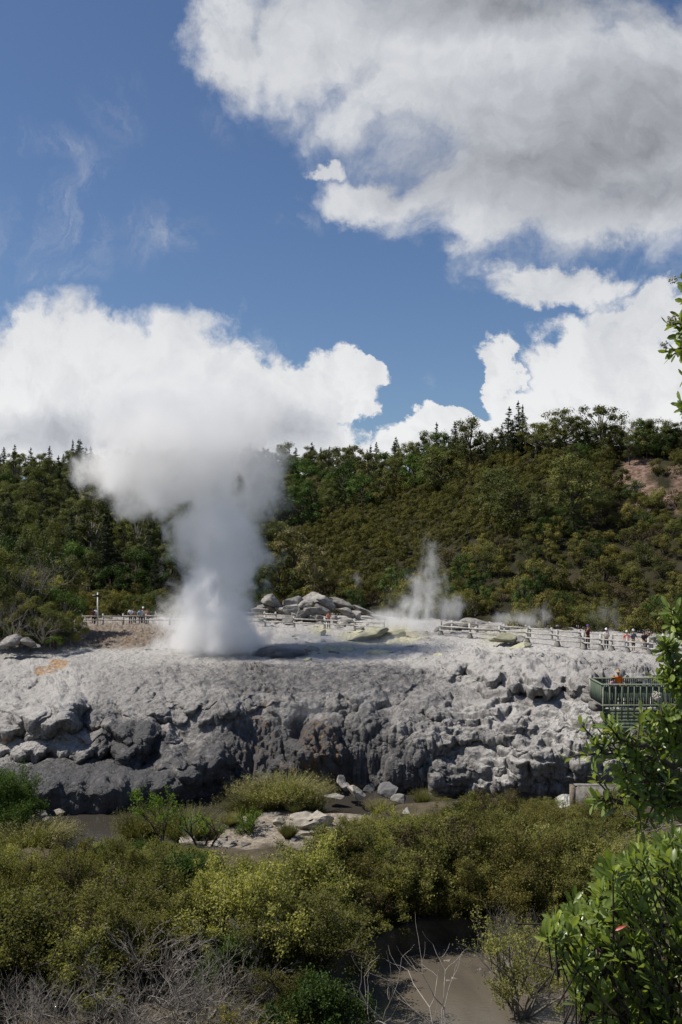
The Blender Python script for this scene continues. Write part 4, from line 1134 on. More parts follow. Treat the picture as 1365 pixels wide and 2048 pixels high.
# single plants of the gully
def solo(o, px, Y, h, h0, label, cat, grp=None, wide=1.0, z=None):
    x = (px - CX) / F * Y; s = h / h0; g = gz(x, Y) if z is None else z
    o.location = (x, Y, g - .05); o.rotation_euler = (0, 0, rng.uniform(0, 6)); o.scale = (s * wide, s * wide, s); tag(o, label, cat, grp); return o
dense = make_shrub('round_shrub', 450, 3.4, 2.6, 'leaf_green', 170, .075, 3, 14, 0, tipr=.26)
solo(dense, 6, 54, 4.9, 3.4, 'rounded dark green shrub at the left edge below the terrace', 'shrub', wide=.72)
solo(make_shrub('upright_shrub', 451, 3.0, .45, 'leaf_bright', 22, .10, 3, 3, 0, tipr=.14), 326, 50.5, 3.2, 3.0, 'upright bright green shrub in front of the dark mound', 'shrub')
solo(make_shrub('bright_shrub', 452, 1.2, 1.2, 'leaf_bright', 40, .09, 2, 6, 0, tipr=.14), 503, 53, 1.2, 1.2, 'small bright green shrub beside the pale rock slab', 'shrub', 'bright green shrubs')
solo(make_shrub('bright_shrub', 453, 1.4, .8, 'leaf_bright', 22, .09, 2, 3, 0, tipr=.12), 407, 50.5, 1.9, 1.4, 'slim bright green shrub left of the big tussock', 'shrub', 'bright green shrubs')
solo(make_shrub('bright_shrub', 454, .9, 1.4, 'leaf_bright', 26, .08, 2, 9, 0, tipr=.12), 628, 58.2, .8, .9, 'low bright green shrub right of the big tussock', 'shrub', 'bright green shrubs', z=-15.7)
tus = Pool([make_tussock('tussock_grass', 460 + i, 1.7, 2.4, 1500) for i in range(3)])
for px, Y, h, wd, lab in [(500, 57.6, 2.0, 1.2, 'tall seeding tussock on the stream bank, left end of its clump'), (540, 57.8, 2.15, 1.3, 'tall seeding tussock on the stream bank, second from the clump left'),
                          (575, 58.0, 2.3, 1.35, 'tallest seeding tussock in the middle of the bank clump'), (606, 58.2, 2.0, 1.2, 'seeding tussock at the right end of the bank clump'),
                          (275, 53.5, 1.9, 1.0, 'brown seeding tussock left of the upright bright shrub'), (372, 53.2, 2.3, 1.1, 'brown seeding tussock right of the upright bright shrub'), (300, 54, 2.1, 1.0, 'brown seeding tussock behind the upright bright shrub'),
                          (55, 51.5, 2.0, 1.5, 'drooping green tussock at the left edge below the mound'), (90, 52, 1.7, 1.4, 'drooping green tussock right of the left edge one'),
                          (590, 56, .8, .8, 'short yellow tussock above the pale rock slab'), (430, 53.2, .9, 1.1, 'low grassy tussock on the pale rubble, left'), (462, 53.6, .8, 1.1, 'low grassy tussock on the pale rubble, right'),
                          (760, 58.6, 1.2, 1.0, 'straw coloured tussock in front of the rock curtains'), (845, 59.5, 1.2, .8, 'fresh green tussock below the rock curtains'), (578, 51.5, 1.0, .8, 'tuft of grass below the pale rock slab')]:
    x = (px - CX) / F * Y; s = h / 1.75
    o = tus.put((x, Y, max(gz(x, Y), -15.95)), rng.uniform(0, 6), (s * wd, s * wd, s)); tag(o, lab, 'tussock', 'tussocks along the stream')
# leafless thicket, bottom left
dead = Pool([make_dead('dead_shrub', 500 + i, 2.8, 3.2, 'dead_wood', 8, 4, .034, (2, 4), .12) for i in range(4)])
for px, Y, h, lab in [(120, 29, 2.6, 'grey leafless shrub nearest the bottom left corner'), (190, 31, 3.0, 'grey leafless shrub, second from bottom left corner'), (250, 28.5, 2.7, 'grey leafless shrub, third from bottom left corner'), (300, 33, 3.0, 'grey leafless shrub behind the bottom left thicket'),
                      (330, 29.5, 3.0, 'grey leafless shrub in the middle of the bottom left thicket'), (400, 31.5, 3.2, 'grey leafless shrub rising highest in the dead thicket'), (450, 29, 2.5, 'grey leafless shrub leaning over the brown stream'),
                      (500, 33.5, 2.8, 'grey leafless shrub at the right end of the dead thicket'), (560, 32, 1.9, 'low grey leafless shrub touching the brown stream edge'), (30, 30.5, 2.3, 'grey leafless shrub at the left picture edge'),
                      (370, 27.5, 2.2, 'grey leafless shrub at the bottom edge'), (180, 27, 2.0, 'grey leafless shrub low at the bottom edge, left')]:
    x = (px - CX) / F * Y; s = h / 2.8
    o = dead.put((x, Y, gz(x, Y)), rng.uniform(0, 6), (s * 1.15, s * 1.15, s)); tag(o, lab, 'dead shrub', 'leafless shrubs at the bottom left')
for i, (px, Y, h, w, lab) in enumerate([(762, 31, 4.3, 1.2, 'pale dead sapling standing in the brown stream, left one'), (895, 31, 4.1, 1.3, 'pale dead sapling standing in the brown stream, right one'), (700, 29, 1.6, .8, 'short pale dead sapling left of the tall ones')]):
    x = (px - CX) / F * Y
    o = make_dead('dead_sapling', 520 + i, h, w, 'white_wood', 3, 3, .027, (1, 3), .25); o.location = (x, Y, WATER_Z + (-.1)); tag(o, lab, 'dead sapling', 'pale dead saplings in the stream')
solo(make_shrub('waterside_shrub', 455, 2.5, 2.3, 'leaf_manuka', 60, .06, 3, 9, .35, twig='dead_wood', tipr=.14), 1040, 33.8, 3.4, 2.5, 'half bare olive shrub at the stream edge, lower right', 'shrub', z=-15.9)
solo(make_dead('bare_bush', 540, 2.2, 3.0, 'dead_wood', 12, 4, .02, (2, 4), .1), 1005, 37.5, 2.1, 2.2, 'grey bare bush overhanging the brown stream', 'bush', z=-15.6)
solo(make_dead('bare_bush', 541, 2.0, 3.0, 'dead_wood', 12, 4, .018, (2, 4), .1), 1060, 38, 1.9, 2.0, 'grey bare bush behind the half bare olive shrub', 'bush', z=-15.5)
name_places()

# ================================================================== ROCKS
def boulder_mesh(name, seed, dims, cuts=9, rough=.10, matn='boulder'):
    r = np.random.default_rng(seed)
    bm = bmesh.new(); bmesh.ops.create_icosphere(bm, subdivisions=4, radius=1)
    V = np.array([v.co[:] for v in bm.verts]); Fc = np.array([[v.index for v in f.verts] for f in bm.faces]); bm.free()
    for n in unit(cuts, r):
        d = r.uniform(.32, .72) if cuts > 6 else r.uniform(.6, .9); h = V @ n; V = V - np.maximum(h - d, 0)[:, None] * n * .97
    V = V * (1 + rough * fbm(V * 1.6 + seed, 4, seed)[:, None]) + (.035 * fbm(V * 7 + seed, 3, seed)[:, None])
    V = V * (1 - .05 * (np.abs(np.sin(V[:, 2:3] * 9 + 2 * V[:, :1])) < .25)) # bedding cracks
    V = V / np.abs(V).max(0) * np.array(dims)
    return new_mesh(name, V, Fc, M[matn], cuts <= 6)
def rock(px, py, w, h, Y, seed, label, grp=None, matn='boulder', deep=None, rz=0, tilt=0, name='boulder', cat='boulder', cuts=9):
    """boulder whose outline spans w x h photograph pixels round (px, py)"""
    k = Y / F; dims = (w / 2 * k, (deep or (w + h) / 3 * k), h / 2 * k)
    o = link(name, boulder_mesh(name, seed, dims, cuts, .10, matn)); o.location = W(px, py, Y); o.rotation_euler = (0, tilt, rz)
    tag(o, label, cat, grp); return o
PILE = 'grey boulders piled behind the fence'
for i, (px, py, w, h, Y, tl, lab) in enumerate([
    (548, 1205, 46, 30, 113, 0, 'blocky boulder crowning the left end of the rock pile'), (536, 1216, 60, 18, 113, 0, 'low ledge under the left end of the rock pile'), (590, 1206, 44, 26, 114, .15, 'flat topped slab second along the pile crest'),
    (625, 1197, 52, 22, 115, -.2, 'tilted slab topping the middle of the rock pile'), (610, 1213, 40, 24, 112.5, .1, 'rounded boulder below the tilted top slab'), (652, 1208, 48, 24, 114, .3, 'dark seamed slab right of the pile middle'),
    (678, 1208, 50, 20, 115, .3, 'long seamed slab sloping right from the pile middle'), (585, 1222, 36, 24, 111, -.1, 'squarish boulder below the left crest'), (625, 1221, 34, 24, 111, 0, 'pale block in the pile centre'),
    (644, 1222, 34, 20, 111.5, .25, 'grey wedge right of the pale centre block'), (565, 1218, 40, 16, 112, 0, 'low grey block at the pile left'), (690, 1222, 40, 20, 112.5, .2, 'layered slab at the pile right'),
    (712, 1230, 46, 16, 113, .3, 'thin layered slab near the pile right end'), (735, 1226, 60, 14, 115, .3, 'long thin slab sloping off the pile right end'), (758, 1234, 40, 14, 113, .25, 'last small slab at the pile right foot'),
    (600, 1232, 30, 20, 108.5, -.5, 'bright tilted boulder at the pile front'), (578, 1241, 28, 18, 108, 0, 'boulder at the front left foot of the pile'), (588, 1233, 20, 14, 108.5, 0, 'small dark boulder between the front boulders'),
    (622, 1238, 30, 18, 109, 0, 'brownish crumbly boulder at the pile front'), (640, 1238, 26, 18, 109, .2, 'rough boulder behind the person in coral'), (670, 1238, 22, 18, 108, 0, 'rounded boulder just right of the person in coral'),
    (520, 1222, 36, 12, 112, 0, 'small ledge left of the rock pile'), (605, 1250, 70, 10, 106, 0, 'low rubble ledge at the pile front'), (700, 1240, 50, 10, 109, .1, 'low rubble ledge at the pile right front'), (750, 1245, 26, 14, 107, 0, 'small dark block right of the pile')]):
    rock(px, py, w * 1.12, h * 1.2, Y, 600 + i, lab, PILE, tilt=tl, cuts=12)
for i, (px, py, w, h, Y, lab, mt) in enumerate([
    (950, 1250, 62, 26, 101, 'broad flat rock mound behind the right fence', 'boulder'), (985, 1258, 70, 18, 99, 'sloping shoulder right of the flat rock mound', 'boulder'), (900, 1256, 36, 16, 99, 'dark jagged rocks left of the flat mound', 'dark_rock'), (880, 1260, 22, 12, 98, 'small dark rock at the far left of the mound', 'dark_rock'),
    (922, 1254, 26, 16, 100, 'grey block joining the jagged rocks to the mound', 'boulder'), (1262, 1272, 76, 16, 96, 'dark low hummock behind the visitors', 'dark_rock')]):
    rock(px, py, w * 1.1, h * 1.2, Y, 640 + i, lab, 'rocks behind the right fence', mt, cuts=5)
for i, (px, py, w, h, Y, lab, mt) in enumerate([
    (735, 1273, 90, 26, 92, 'large yellowish slab sloping left, beyond the geyser', 'sulf_rock'), (785, 1268, 60, 18, 93, 'yellowish slab behind the largest sulphur slab', 'sulf_rock'), (643, 1264, 18, 14, 95, 'round greenish boulder below the fence', 'sulf_rock'), (648, 1280, 12, 8, 91, 'small stone below the round greenish boulder', 'boulder'),
    (1002, 1276, 60, 22, 85, 'greenish grey flat topped rock in front of the fence', 'sulf_rock'), (1038, 1278, 30, 16, 84.5, 'grey rock at the right end of the flat topped one', 'boulder'), (1045, 1290, 50, 12, 83, 'low yellowish ledge under the flat topped rock', 'sulf_rock'),
    (660, 1302, 34, 24, 86, 'bulging yellow crusted rock right of the vent', 'sulf_rock'), (695, 1302, 36, 22, 86, 'second bulging rock right of the vent', 'sulf_rock'), (625, 1302, 30, 22, 86, 'pale bulging rock beside the dark vent mound', 'tan_rock'), (760, 1305, 60, 14, 84, 'flat yellow edged ledge right of the bulging rocks', 'sulf_rock'),
    (868, 1318, 40, 16, 81, 'upturned yellowish slab on the terrace brow', 'sulf_rock'), (560, 1307, 104, 30, 85, 'smooth dark mound beside the vent', 'dark_rock'), (880, 1290, 40, 14, 88, 'small yellowish block behind the brow', 'sulf_rock'), (820, 1296, 30, 12, 86, 'small grey block on the pale flat', 'boulder'),
    (298, 1300, 20, 12, 88, 'dark stone at the left foot of the steam', 'boulder'), (275, 1303, 16, 8, 88, 'small stone left of the dark one', 'boulder'), (1190, 1330, 60, 22, 76, 'grey ridge of rock below the visitors', 'boulder'), (1150, 1325, 30, 18, 76.5, 'grey rock left of the ridge below the visitors', 'boulder')]):
    rock(px, py + 2, w * 1.1, h * 1.15, Y, 660 + i, lab, 'rocks on the terrace flat', mt, tilt=(-.25 if 'sloping left' in lab else -.5 if 'upturned' in lab else 0), cuts=4 if 'smooth' in lab or 'bulging' in lab else 9)
for i, (px, py, w, h, Y, lab, mt) in enumerate([
    (22, 1279, 44, 22, 84, 'large grey boulder under the left thicket', 'boulder'), (56, 1285, 32, 18, 84, 'grey boulder right of the large one', 'boulder'), (4, 1292, 30, 14, 83.5, 'boulder at the left edge of the terrace', 'boulder'), (75, 1292, 18, 8, 84, 'small stone at the right end of the left boulders', 'boulder'),
    (2, 1370, 20, 26, 74, 'dark cracked block on the left terrace edge', 'boulder')]):
    rock(px, py, w * 1.1, h * 1.2, Y, 690 + i, lab, 'boulders at the left terrace end', mt)
for i, (px, py, w, h, Y, lab, mt) in enumerate([
    (600, 1638, 60, 20, 54.5, 'pale flat slab at the top of the rock shelf', 'tan_rock'), (640, 1636, 50, 18, 54.3, 'pale flat slab at the right of the shelf', 'tan_rock'), (585, 1652, 60, 18, 53.6, 'cracked pale slab in the shelf middle', 'tan_rock'), (620, 1652, 50, 16, 53.4, 'pale block right of the cracked slab', 'tan_rock'),
    (600, 1668, 70, 16, 52.6, 'lowest pale slab of the shelf', 'tan_rock'), (560, 1644, 26, 14, 54.2, 'small pale stone left of the shelf', 'tan_rock'), (545, 1634, 40, 12, 55.6, 'grey brown stone above the shelf left', 'boulder'),
    (430, 1688, 46, 16, 51.2, 'pale rubble stone, left of the rubble patch', 'tan_rock'), (460, 1694, 40, 18, 50.8, 'pale rubble stone in the middle of the patch', 'tan_rock'), (478, 1706, 36, 18, 50.2, 'angular rubble stone at the patch right', 'tan_rock'), (448, 1712, 40, 16, 50, 'angular rubble stone at the patch bottom', 'tan_rock'),
    (415, 1700, 34, 14, 50.5, 'small rubble stone at the patch left bottom', 'tan_rock'), (490, 1690, 24, 12, 50.8, 'small rubble stone near the bright shrub', 'tan_rock'), (380, 1682, 40, 12, 51.5, 'pale stone under the small steam wisp', 'tan_rock'), (575, 1712, 26, 12, 50.4, 'pale stone below the shelf', 'tan_rock'),
    (682, 1563, 24, 30, 61.8, 'upright grey boulder at the foot of the buttress', 'boulder'), (695, 1572, 24, 22, 61.2, 'grey boulder right of the upright one', 'boulder'), (712, 1585, 50, 30, 60.4, 'ochre rimmed white boulder in the stream', 'tan_rock'), (742, 1578, 40, 26, 61, 'dark brown boulder behind the white one', 'dark_rock'),
    (778, 1580, 54, 28, 61, 'dark ragged rock at the foot of the curtains', 'dark_rock'), (755, 1610, 40, 22, 59.4, 'pale crusted rock below the dark ragged one', 'tan_rock'), (800, 1600, 34, 18, 60, 'grey rock at the curtain foot, right', 'boulder'), (670, 1592, 50, 12, 61, 'low stony spit by the upright boulder', 'boulder'), (820, 1640, 26, 34, 57, 'grey brown outcrop among the shrubs', 'boulder'),
    (118, 1624, 22, 12, 57.2, 'small pale stone on the mound shore', 'tan_rock'), (75, 1632, 50, 18, 56.6, 'grey shore stones left of the pale one', 'boulder'), (95, 1638, 20, 8, 56.2, 'small low shore stone', 'boulder')]):
    rock(px, py, w * (.85 if 660 < px < 800 else 1.15), h * (.95 if 660 < px < 800 else 1.3), Y, 720 + i, lab, 'stones in and along the stream', mt, tilt=0, cuts=12)

PLACED.clear()
protos = [boulder_mesh('stone', 900 + i, (1, 1, .6), 12, .12, mt) for i, mt in enumerate(('boulder', 'tan_rock', 'sulf_rock', 'boulder', 'dark_rock'))]
rs = np.random.default_rng(31)
def stones(n, pxr, pyr, zf, sz, where, grp, ks, clear=None):
    for _ in range(n):
        px = rs.uniform(*pxr); py = rs.uniform(*pyr)
        if clear and clear(px, py): continue
        Y, z = zf(px, py); k = int(rs.choice(ks)); s = rs.uniform(*sz)
        o = link('stone', protos[k], None, ((px - CX) / F * Y, Y, z)); o.rotation_euler = (rs.uniform(-.2, .2), rs.uniform(-.2, .2), rs.uniform(0, 6.28))
        o.scale = (s * rs.uniform(.8, 1.6), s, s * rs.uniform(.5, 1.0))
        col = ('grey', 'pale tan', 'yellowish', 'grey', 'dark')[k]; big = 'small ' if s < (sz[0] + sz[1]) / 2 else ''
        note(o, px, py, big + col + ' stone', where(px, py), grp, 'stone')
def flatY(px, py):
    j = [TER[int(k)] for k in KX]; z = float(np.mean([np.interp(py, [q[0] for q in TER[int(KX[np.argmin(abs(KX - px))])]], [q[1] for q in TER[int(KX[np.argmin(abs(KX - px))])]])]))
    return -z * F / (py - HY), z - .05
stones(70, (590, 1010), (1264, 1322), flatY, (.18, .5), lambda a, b: ('behind the bulging rocks' if a < 700 else 'by the sulphur slabs' if a < 830 else 'before the right fence') + (', far row' if b < 1280 else ', middle row' if b < 1300 else ', near row'), 'loose stones on the terrace flat', [0, 1, 2, 2, 3])
stones(16, (1010, 1290), (1310, 1326), flatY, (.15, .4), lambda a, b: 'on the rock below the visitors', 'loose stones on the terrace flat', [0, 1, 3])
stones(26, (160, 330), (1262, 1304), flatY, (.12, .35), lambda a, b: 'on the brown bank' + (' top' if b < 1280 else ' foot'), 'loose stones on the brown bank', [0, 1, 4])
stones(30, (520, 780), (1232, 1262), lambda px, py: (fence_Y(px) + rs.uniform(2, 8), -8.55), (.25, .7), lambda a, b: 'at the foot of the rock pile', 'rubble at the foot of the rock pile', [0, 3, 4, 1])
def shoreY(px, py):
    Y = (py - 0); return Y, max(gz((px - CX) / F * Y, Y), -16.05)
stones(34, (380, 640), (50.2, 55.5), shoreY, (.10, .30), lambda a, b: 'on the pale rubble' + (' left of the shelf' if a < 520 else ' by the shelf'), 'loose stones on the pale rubble', [1, 1, 0])
stones(26, (690, 1010), (36.5, 40.6), shoreY, (.06, .18), lambda a, b: 'at the brown stream margin', 'stones at the brown stream margin', [1, 0, 4])
name_places()

# ================================================================== FENCES, SIGNS, STAIR, DECK, WALL
def fpt(px, dY=0.0):
    Y = fence_Y(px) + dY; return Vector(((px - CX) / F * Y, Y, -8.5))
def fence(name, label, posts, h=1.25, feet=False, dY=0.0, z=-8.5, group=None, rails=(.55, .95), seed=0):
    r = random.Random(seed)
    P = [fpt(p, dY) for p in posts]
    for p in P: p.z = z
    t = empty(name, P[0]); tag(t, label, 'fence', group)
    def loc(v): return v - P[0]
    for i, p in enumerate(P):
        mb = MB(); nx = (P[min(i + 1, len(P) - 1)] - P[max(i - 1, 0)]).normalized(); a = math.atan2(nx.y, nx.x)
        mb.box(loc(p) + Vector((0, 0, h / 2 - .15)), (.17, .17, h + .3), Euler((r.uniform(-.02, .02), r.uniform(-.02, .02), a)))
        mb.box(loc(p) + Vector((0, 0, h + .02)), (.12, .12, .04), Euler((0, 0, a)))
        post = kid(t, mb.build('post', M['timber'], t))
        if feet:
            fb = MB(); c = loc(p)
            q = [c + nx * s * wv + Vector((-nx.y, nx.x, 0)) * s2 * .14 + Vector((0, 0, zz)) for zz, wv in ((-.2, .28), (.08, .28), (.45, .11)) for s in (-1, 1) for s2 in (-1, 1)]
            fb.add(q, [(0, 1, 3, 2), (8, 10, 11, 9)] + [(o_ + a_, o_ + b_, o_ + 4 + b_, o_ + 4 + a_) for o_ in (0, 4) for a_, b_ in ((0, 2), (2, 3), (3, 1), (1, 0))])
            kid(t, fb.build('concrete_foot', M['concrete'], t))
    for i in range(len(P) - 1):
        for hh in rails:
            mb = MB(); d = (P[i + 1] - P[i]).normalized(); off = Vector((d.y, -d.x, 0)) * .11
            if off.y > 0: off = -off
            mb.bar(loc(P[i]) + off + Vector((0, 0, hh + r.uniform(-.03, .03))) - d * .1, loc(P[i + 1]) + off + Vector((0, 0, hh + r.uniform(-.05, .03))) + d * .09, .05, .115)
            kid(t, mb.build('rail', M['timber'], t))
    return t
fence('rail_fence', 'weathered two-rail fence crossing behind the steam column', [165, 207, 247, 293, 340, 387, 434, 482, 531, 589, 650, 710, 768], 1.2, seed=1)
fence('rail_fence', 'pale two-rail fence with concrete feet by the visitors on the right', [882, 940, 1000, 1055, 1115, 1168, 1202, 1224, 1255, 1298, 1342, 1388, 1430], 1.35, True, seed=2)
fence('rail_fence', 'farther low fence along the back of the right path', [905, 955, 1010, 1060, 1104, 1160, 1215, 1285, 1350, 1420], 1.1, False, 5.5, seed=3, rails=(.5, .9))
fence('rail_fence', 'far fence behind the steam on the left path', [430, 480, 530, 552], 1.15, False, 6.0, seed=4)
# sign post with dark finger board, small black plate
b = W(196, 1250, 105); t = empty('sign_post', b); tag(t, 'tall white post with a dark finger board by the left fence', 'sign')
mb = MB(); mb.box((0, 0, 1.65), (.12, .12, 3.5)); mb.box((0, 0, 3.42), (.16, .16, .05)); kid(t, mb.build('post', M['white_sign'], t))
mb = MB(); mb.add([(-.7, -.07, 2.95), (-.55, -.07, 3.2), (.16, -.07, 3.2), (.16, -.07, 2.95), (-.7, -.11, 2.95), (-.55, -.11, 3.2), (.16, -.11, 3.2), (.16, -.11, 2.95)],
       [(3, 2, 1, 0), (4, 5, 6, 7), (0, 1, 5, 4), (1, 2, 6, 5), (2, 3, 7, 6), (3, 0, 4, 7)]); kid(t, mb.build('finger_board', M['black_sign'], t))
t = empty('notice_board', W(1161, 1298, 82.6)); tag(t, 'small black notice board on the right fence', 'sign')
mb = MB(); mb.box((0, 0, .5), (.08, .08, 1.2)); kid(t, mb.build('post', M['timber'], t))
mb = MB(); mb.box((0, -.06, 1.0), (.36, .04, .22)); kid(t, mb.build('board', M['black_sign'], t))
mb = MB(); mb.box((0, -.09, 1.03), (.24, .01, .03)); mb.box((0, -.09, .97), (.18, .01, .02)); kid(t, mb.build('lettering', M['white_sign'], t))
# stair handrail on the left hill
b = W(145, 1192, 124); t = empty('stair_rail', b); tag(t, 'yellow new-timber handrail of a stair on the left hillside', 'handrail')
def wl(px, py, Y=124): return W(px, py, Y) - b
for Yk, dz in ((124, 0), (126.2, -3)):
    for (a0, a1) in (((145, 1166), (157, 1166)), ((157, 1166), (181, 1172))):
        mb = MB(); mb.bar(wl(a0[0], a0[1] + dz, Yk), wl(a1[0], a1[1] + dz, Yk), .22, .1); kid(t, mb.build('handrail', M['yellow_timber'], t))
    for px, py in ((148, 1166), (158, 1167), (163, 1168), (169, 1170), (175, 1171), (180, 1172)):
        mb = MB(); mb.bar(wl(px, py + dz, Yk), wl(px, py + dz + 20, Yk), .12, .12); kid(t, mb.build('post', M['bark'], t))
mb = MB(); mb.bar(wl(150, 1176), wl(181, 1181), .06, .12); kid(t, mb.build('lower_rail', M['bark'], t))
# viewing deck
DY = 58.0; k_ = DY / F
fx0 = (1206 - CX) * k_; ztop = (HY - 1369) * k_
b = Vector((fx0, DY, ztop - 3.4)); t = empty('viewing_deck', b); tag(t, 'green stained timber viewing deck with slatted railing behind the leaves', 'viewing deck')
Ld = 7.5
def box_part(name, c, s, m, rot=None):
    mb = MB(); mb.box(Vector(c), s, rot); return kid(t, mb.build(name, m, t))
TOPZ = 3.4
slats = MB(); r_ = random.Random(4); x = .06
while x < Ld:
    w = .085; slats.box((x + w / 2, .03 + r_.uniform(-.008, .008), TOPZ - .72 + r_.uniform(-.02, .01)), (w, .03, 1.22)); x += w + (.014 if r_.random() < .8 else .05)
kid(t, slats.build('front_slats', M['green_wood'], t))
sk = MB()
for i in range(6): sk.box((Ld / 2, .05 + .006 * (i % 2), TOPZ - 1.52 - i * .2), (Ld - .1, .04, .19))
kid(t, sk.build('skirt_boards', M['green_wood'], t))
for i in range(int(Ld / .36) + 1):
    box_part('post', (i * .36 + .02, -.035, TOPZ - 1.05), (.075, .085, 2.02), M['green_frame'])
box_part('top_rail', (Ld / 2 - .03, -.02, TOPZ + .0), (Ld + .14, .17, .07), M['green_frame'])
box_part('mid_rail', (Ld / 2, -.045, TOPZ - 1.2), (Ld, .11, .10), M['green_frame'])
box_part('deck_floor', (Ld / 2, 1.5, TOPZ - 1.25), (Ld, 2.85, .1), M['timber'])
bs = MB(); x = .3
while x < Ld: bs.box((x, 2.95, TOPZ - .62), (.07, .03, 1.1)); x += .125
kid(t, bs.build('back_slats', M['green_wood'], t))
box_part('back_rail', (Ld / 2 + .1, 2.9, TOPZ - .02), (Ld - .1, .14, .07), M['green_frame'])
ls = MB(); y = .2
while y < 2.8: ls.box((-.02, y, TOPZ - .62), (.03, .08, 1.15)); y += .12
kid(t, ls.build('side_slats', M['green_wood'], t))
box_part('side_rail', (-.02, 1.45, TOPZ), (.14, 2.7, .06), M['green_frame'])
box_part('corner_post', (.02, 2.9, TOPZ - .5), (.12, .12, 1.2), M['timber'])
box_part('support_post', (.15, .25, .4), (.16, .16, 2.6), M['bark'])
box_part('support_post', (3.6, .25, .4), (.16, .16, 2.6), M['bark'])
box_part('sign_plate', (3.0, 2.9, TOPZ - .35), (.32, .03, .26), M['black_sign'])
box_part('notice', (3.3, 2.9, TOPZ - .33), (.14, .03, .28), M['white_sign'])
# concrete blocks beside the deck
for (px, py, w, h, Y, lab) in [(1194, 1413, 24, 13, 61.5, 'square concrete block at the deck corner'), (1190, 1397, 46, 12, 63.0, 'long concrete step above the square block')]:
    mb = MB(); kk = Y / F; mb.box((0, 0, 0), (w * kk, 1.2, h * kk)); mb.box((0, .05, h * kk / 2 + .02), (w * kk * .96, 1.05, .04))
    o = mb.build('concrete_block', M['concrete'], None, False, W(px, py, Y)); tag(o, lab, 'concrete block', 'concrete blocks beside the deck')
# retaining wall at the stream, white cascade beside it
b = W(1152, 1625, 56.5); t = empty('retaining_wall', b); tag(t, 'grey concrete retaining wall end at the stream below the deck', 'wall')
mb = MB(); mb.box((3.3, .18, .75), (6.6, .3, 1.5)); mb.box((3.3, .18, 1.53), (6.68, .38, .06)); kid(t, mb.build('wall_face', M['concrete'], t))
mb = MB(); mb.box((-.13, .25, .70), (.24, .5, 1.6)); kid(t, mb.build('wall_return', plain('mossy_edge', (.16, .13, .10), .4, 5, .9), t))
def cascade():
    n = 60; u = np.linspace(0, 1, n); v = np.linspace(0, 1, n); U, Vv = np.meshgrid(u, v, indexing='ij')
    X = (U - .5) * (1.1 + .5 * Vv); Yc = -1.3 * Vv ** .8; Zc = .55 * (1 - Vv) ** 1.1
    P = np.stack([X.ravel() * 3, Yc.ravel(), Zc.ravel() * .4], 1); w, _ = worley(P * 1.2, 5)
    Yc = Yc - (w.reshape(X.shape)) * .22; Zc = Zc + (w.reshape(X.shape) - .5) * .12
    e4 = (2 * U - 1) ** 4; Yc = Yc + .8 * e4; Zc = Zc * (1 - .75 * e4) - .2 * Vv
    a = (np.arange(n - 1)[:, None] * n + np.arange(n - 1)[None, :]).ravel()
    me = new_mesh('silica_cascade', np.stack([X, Yc, Zc], 2).reshape(-1, 3), np.stack([a, a + n, a + n + 1, a + 1], 1), plain('white_silica', (.30, .30, .27), .45, 4, .5, .4), True)
    o = link('silica_cascade', me, None, W(1134, 1606, 59.5)); tag(o, 'white silica cascade spilling beside the concrete wall', 'cascade')
cascade()

# ================================================================== PEOPLE
CM = {}
def cloth(col):
    if col not in CM: CM[col] = plain('cloth_%d' % len(CM), col, .15, 12, .85, .2, .2, .01)
    return CM[col]
SKIN = {k: plain('skin_' + k, c, .08, 10, .55, .3, .1, .003) for k, c in dict(fair=(.50, .31, .22), tan=(.34, .19, .12), dark=(.14, .08, .055)).items()}
def skin_mesh(name, pts, edges, rads, m, root=0, sub=2):
    me = bpy.data.meshes.new(name); me.from_pydata([tuple(p) for p in pts], edges, []); me.update()
    o = bpy.data.objects.new(name, me); COL.objects.link(o)
    o.modifiers.new('skin', 'SKIN'); s = o.modifiers.new('sub', 'SUBSURF'); s.levels = s.render_levels = sub
    for i, rd in enumerate(rads):
        sv = me.skin_vertices[0].data[i]; sv.radius = rd if hasattr(rd, '__len__') else (rd, rd); sv.use_root = (i == root)
    dg = bpy.context.evaluated_depsgraph_get(); ev = o.evaluated_get(dg)
    m2 = bpy.data.meshes.new_from_object(ev); bpy.data.objects.remove(o); bpy.data.meshes.remove(me)
    m2.name = name; m2.materials.clear(); m2.materials.append(m)
    for p in m2.polygons: p.use_smooth = True
    return m2
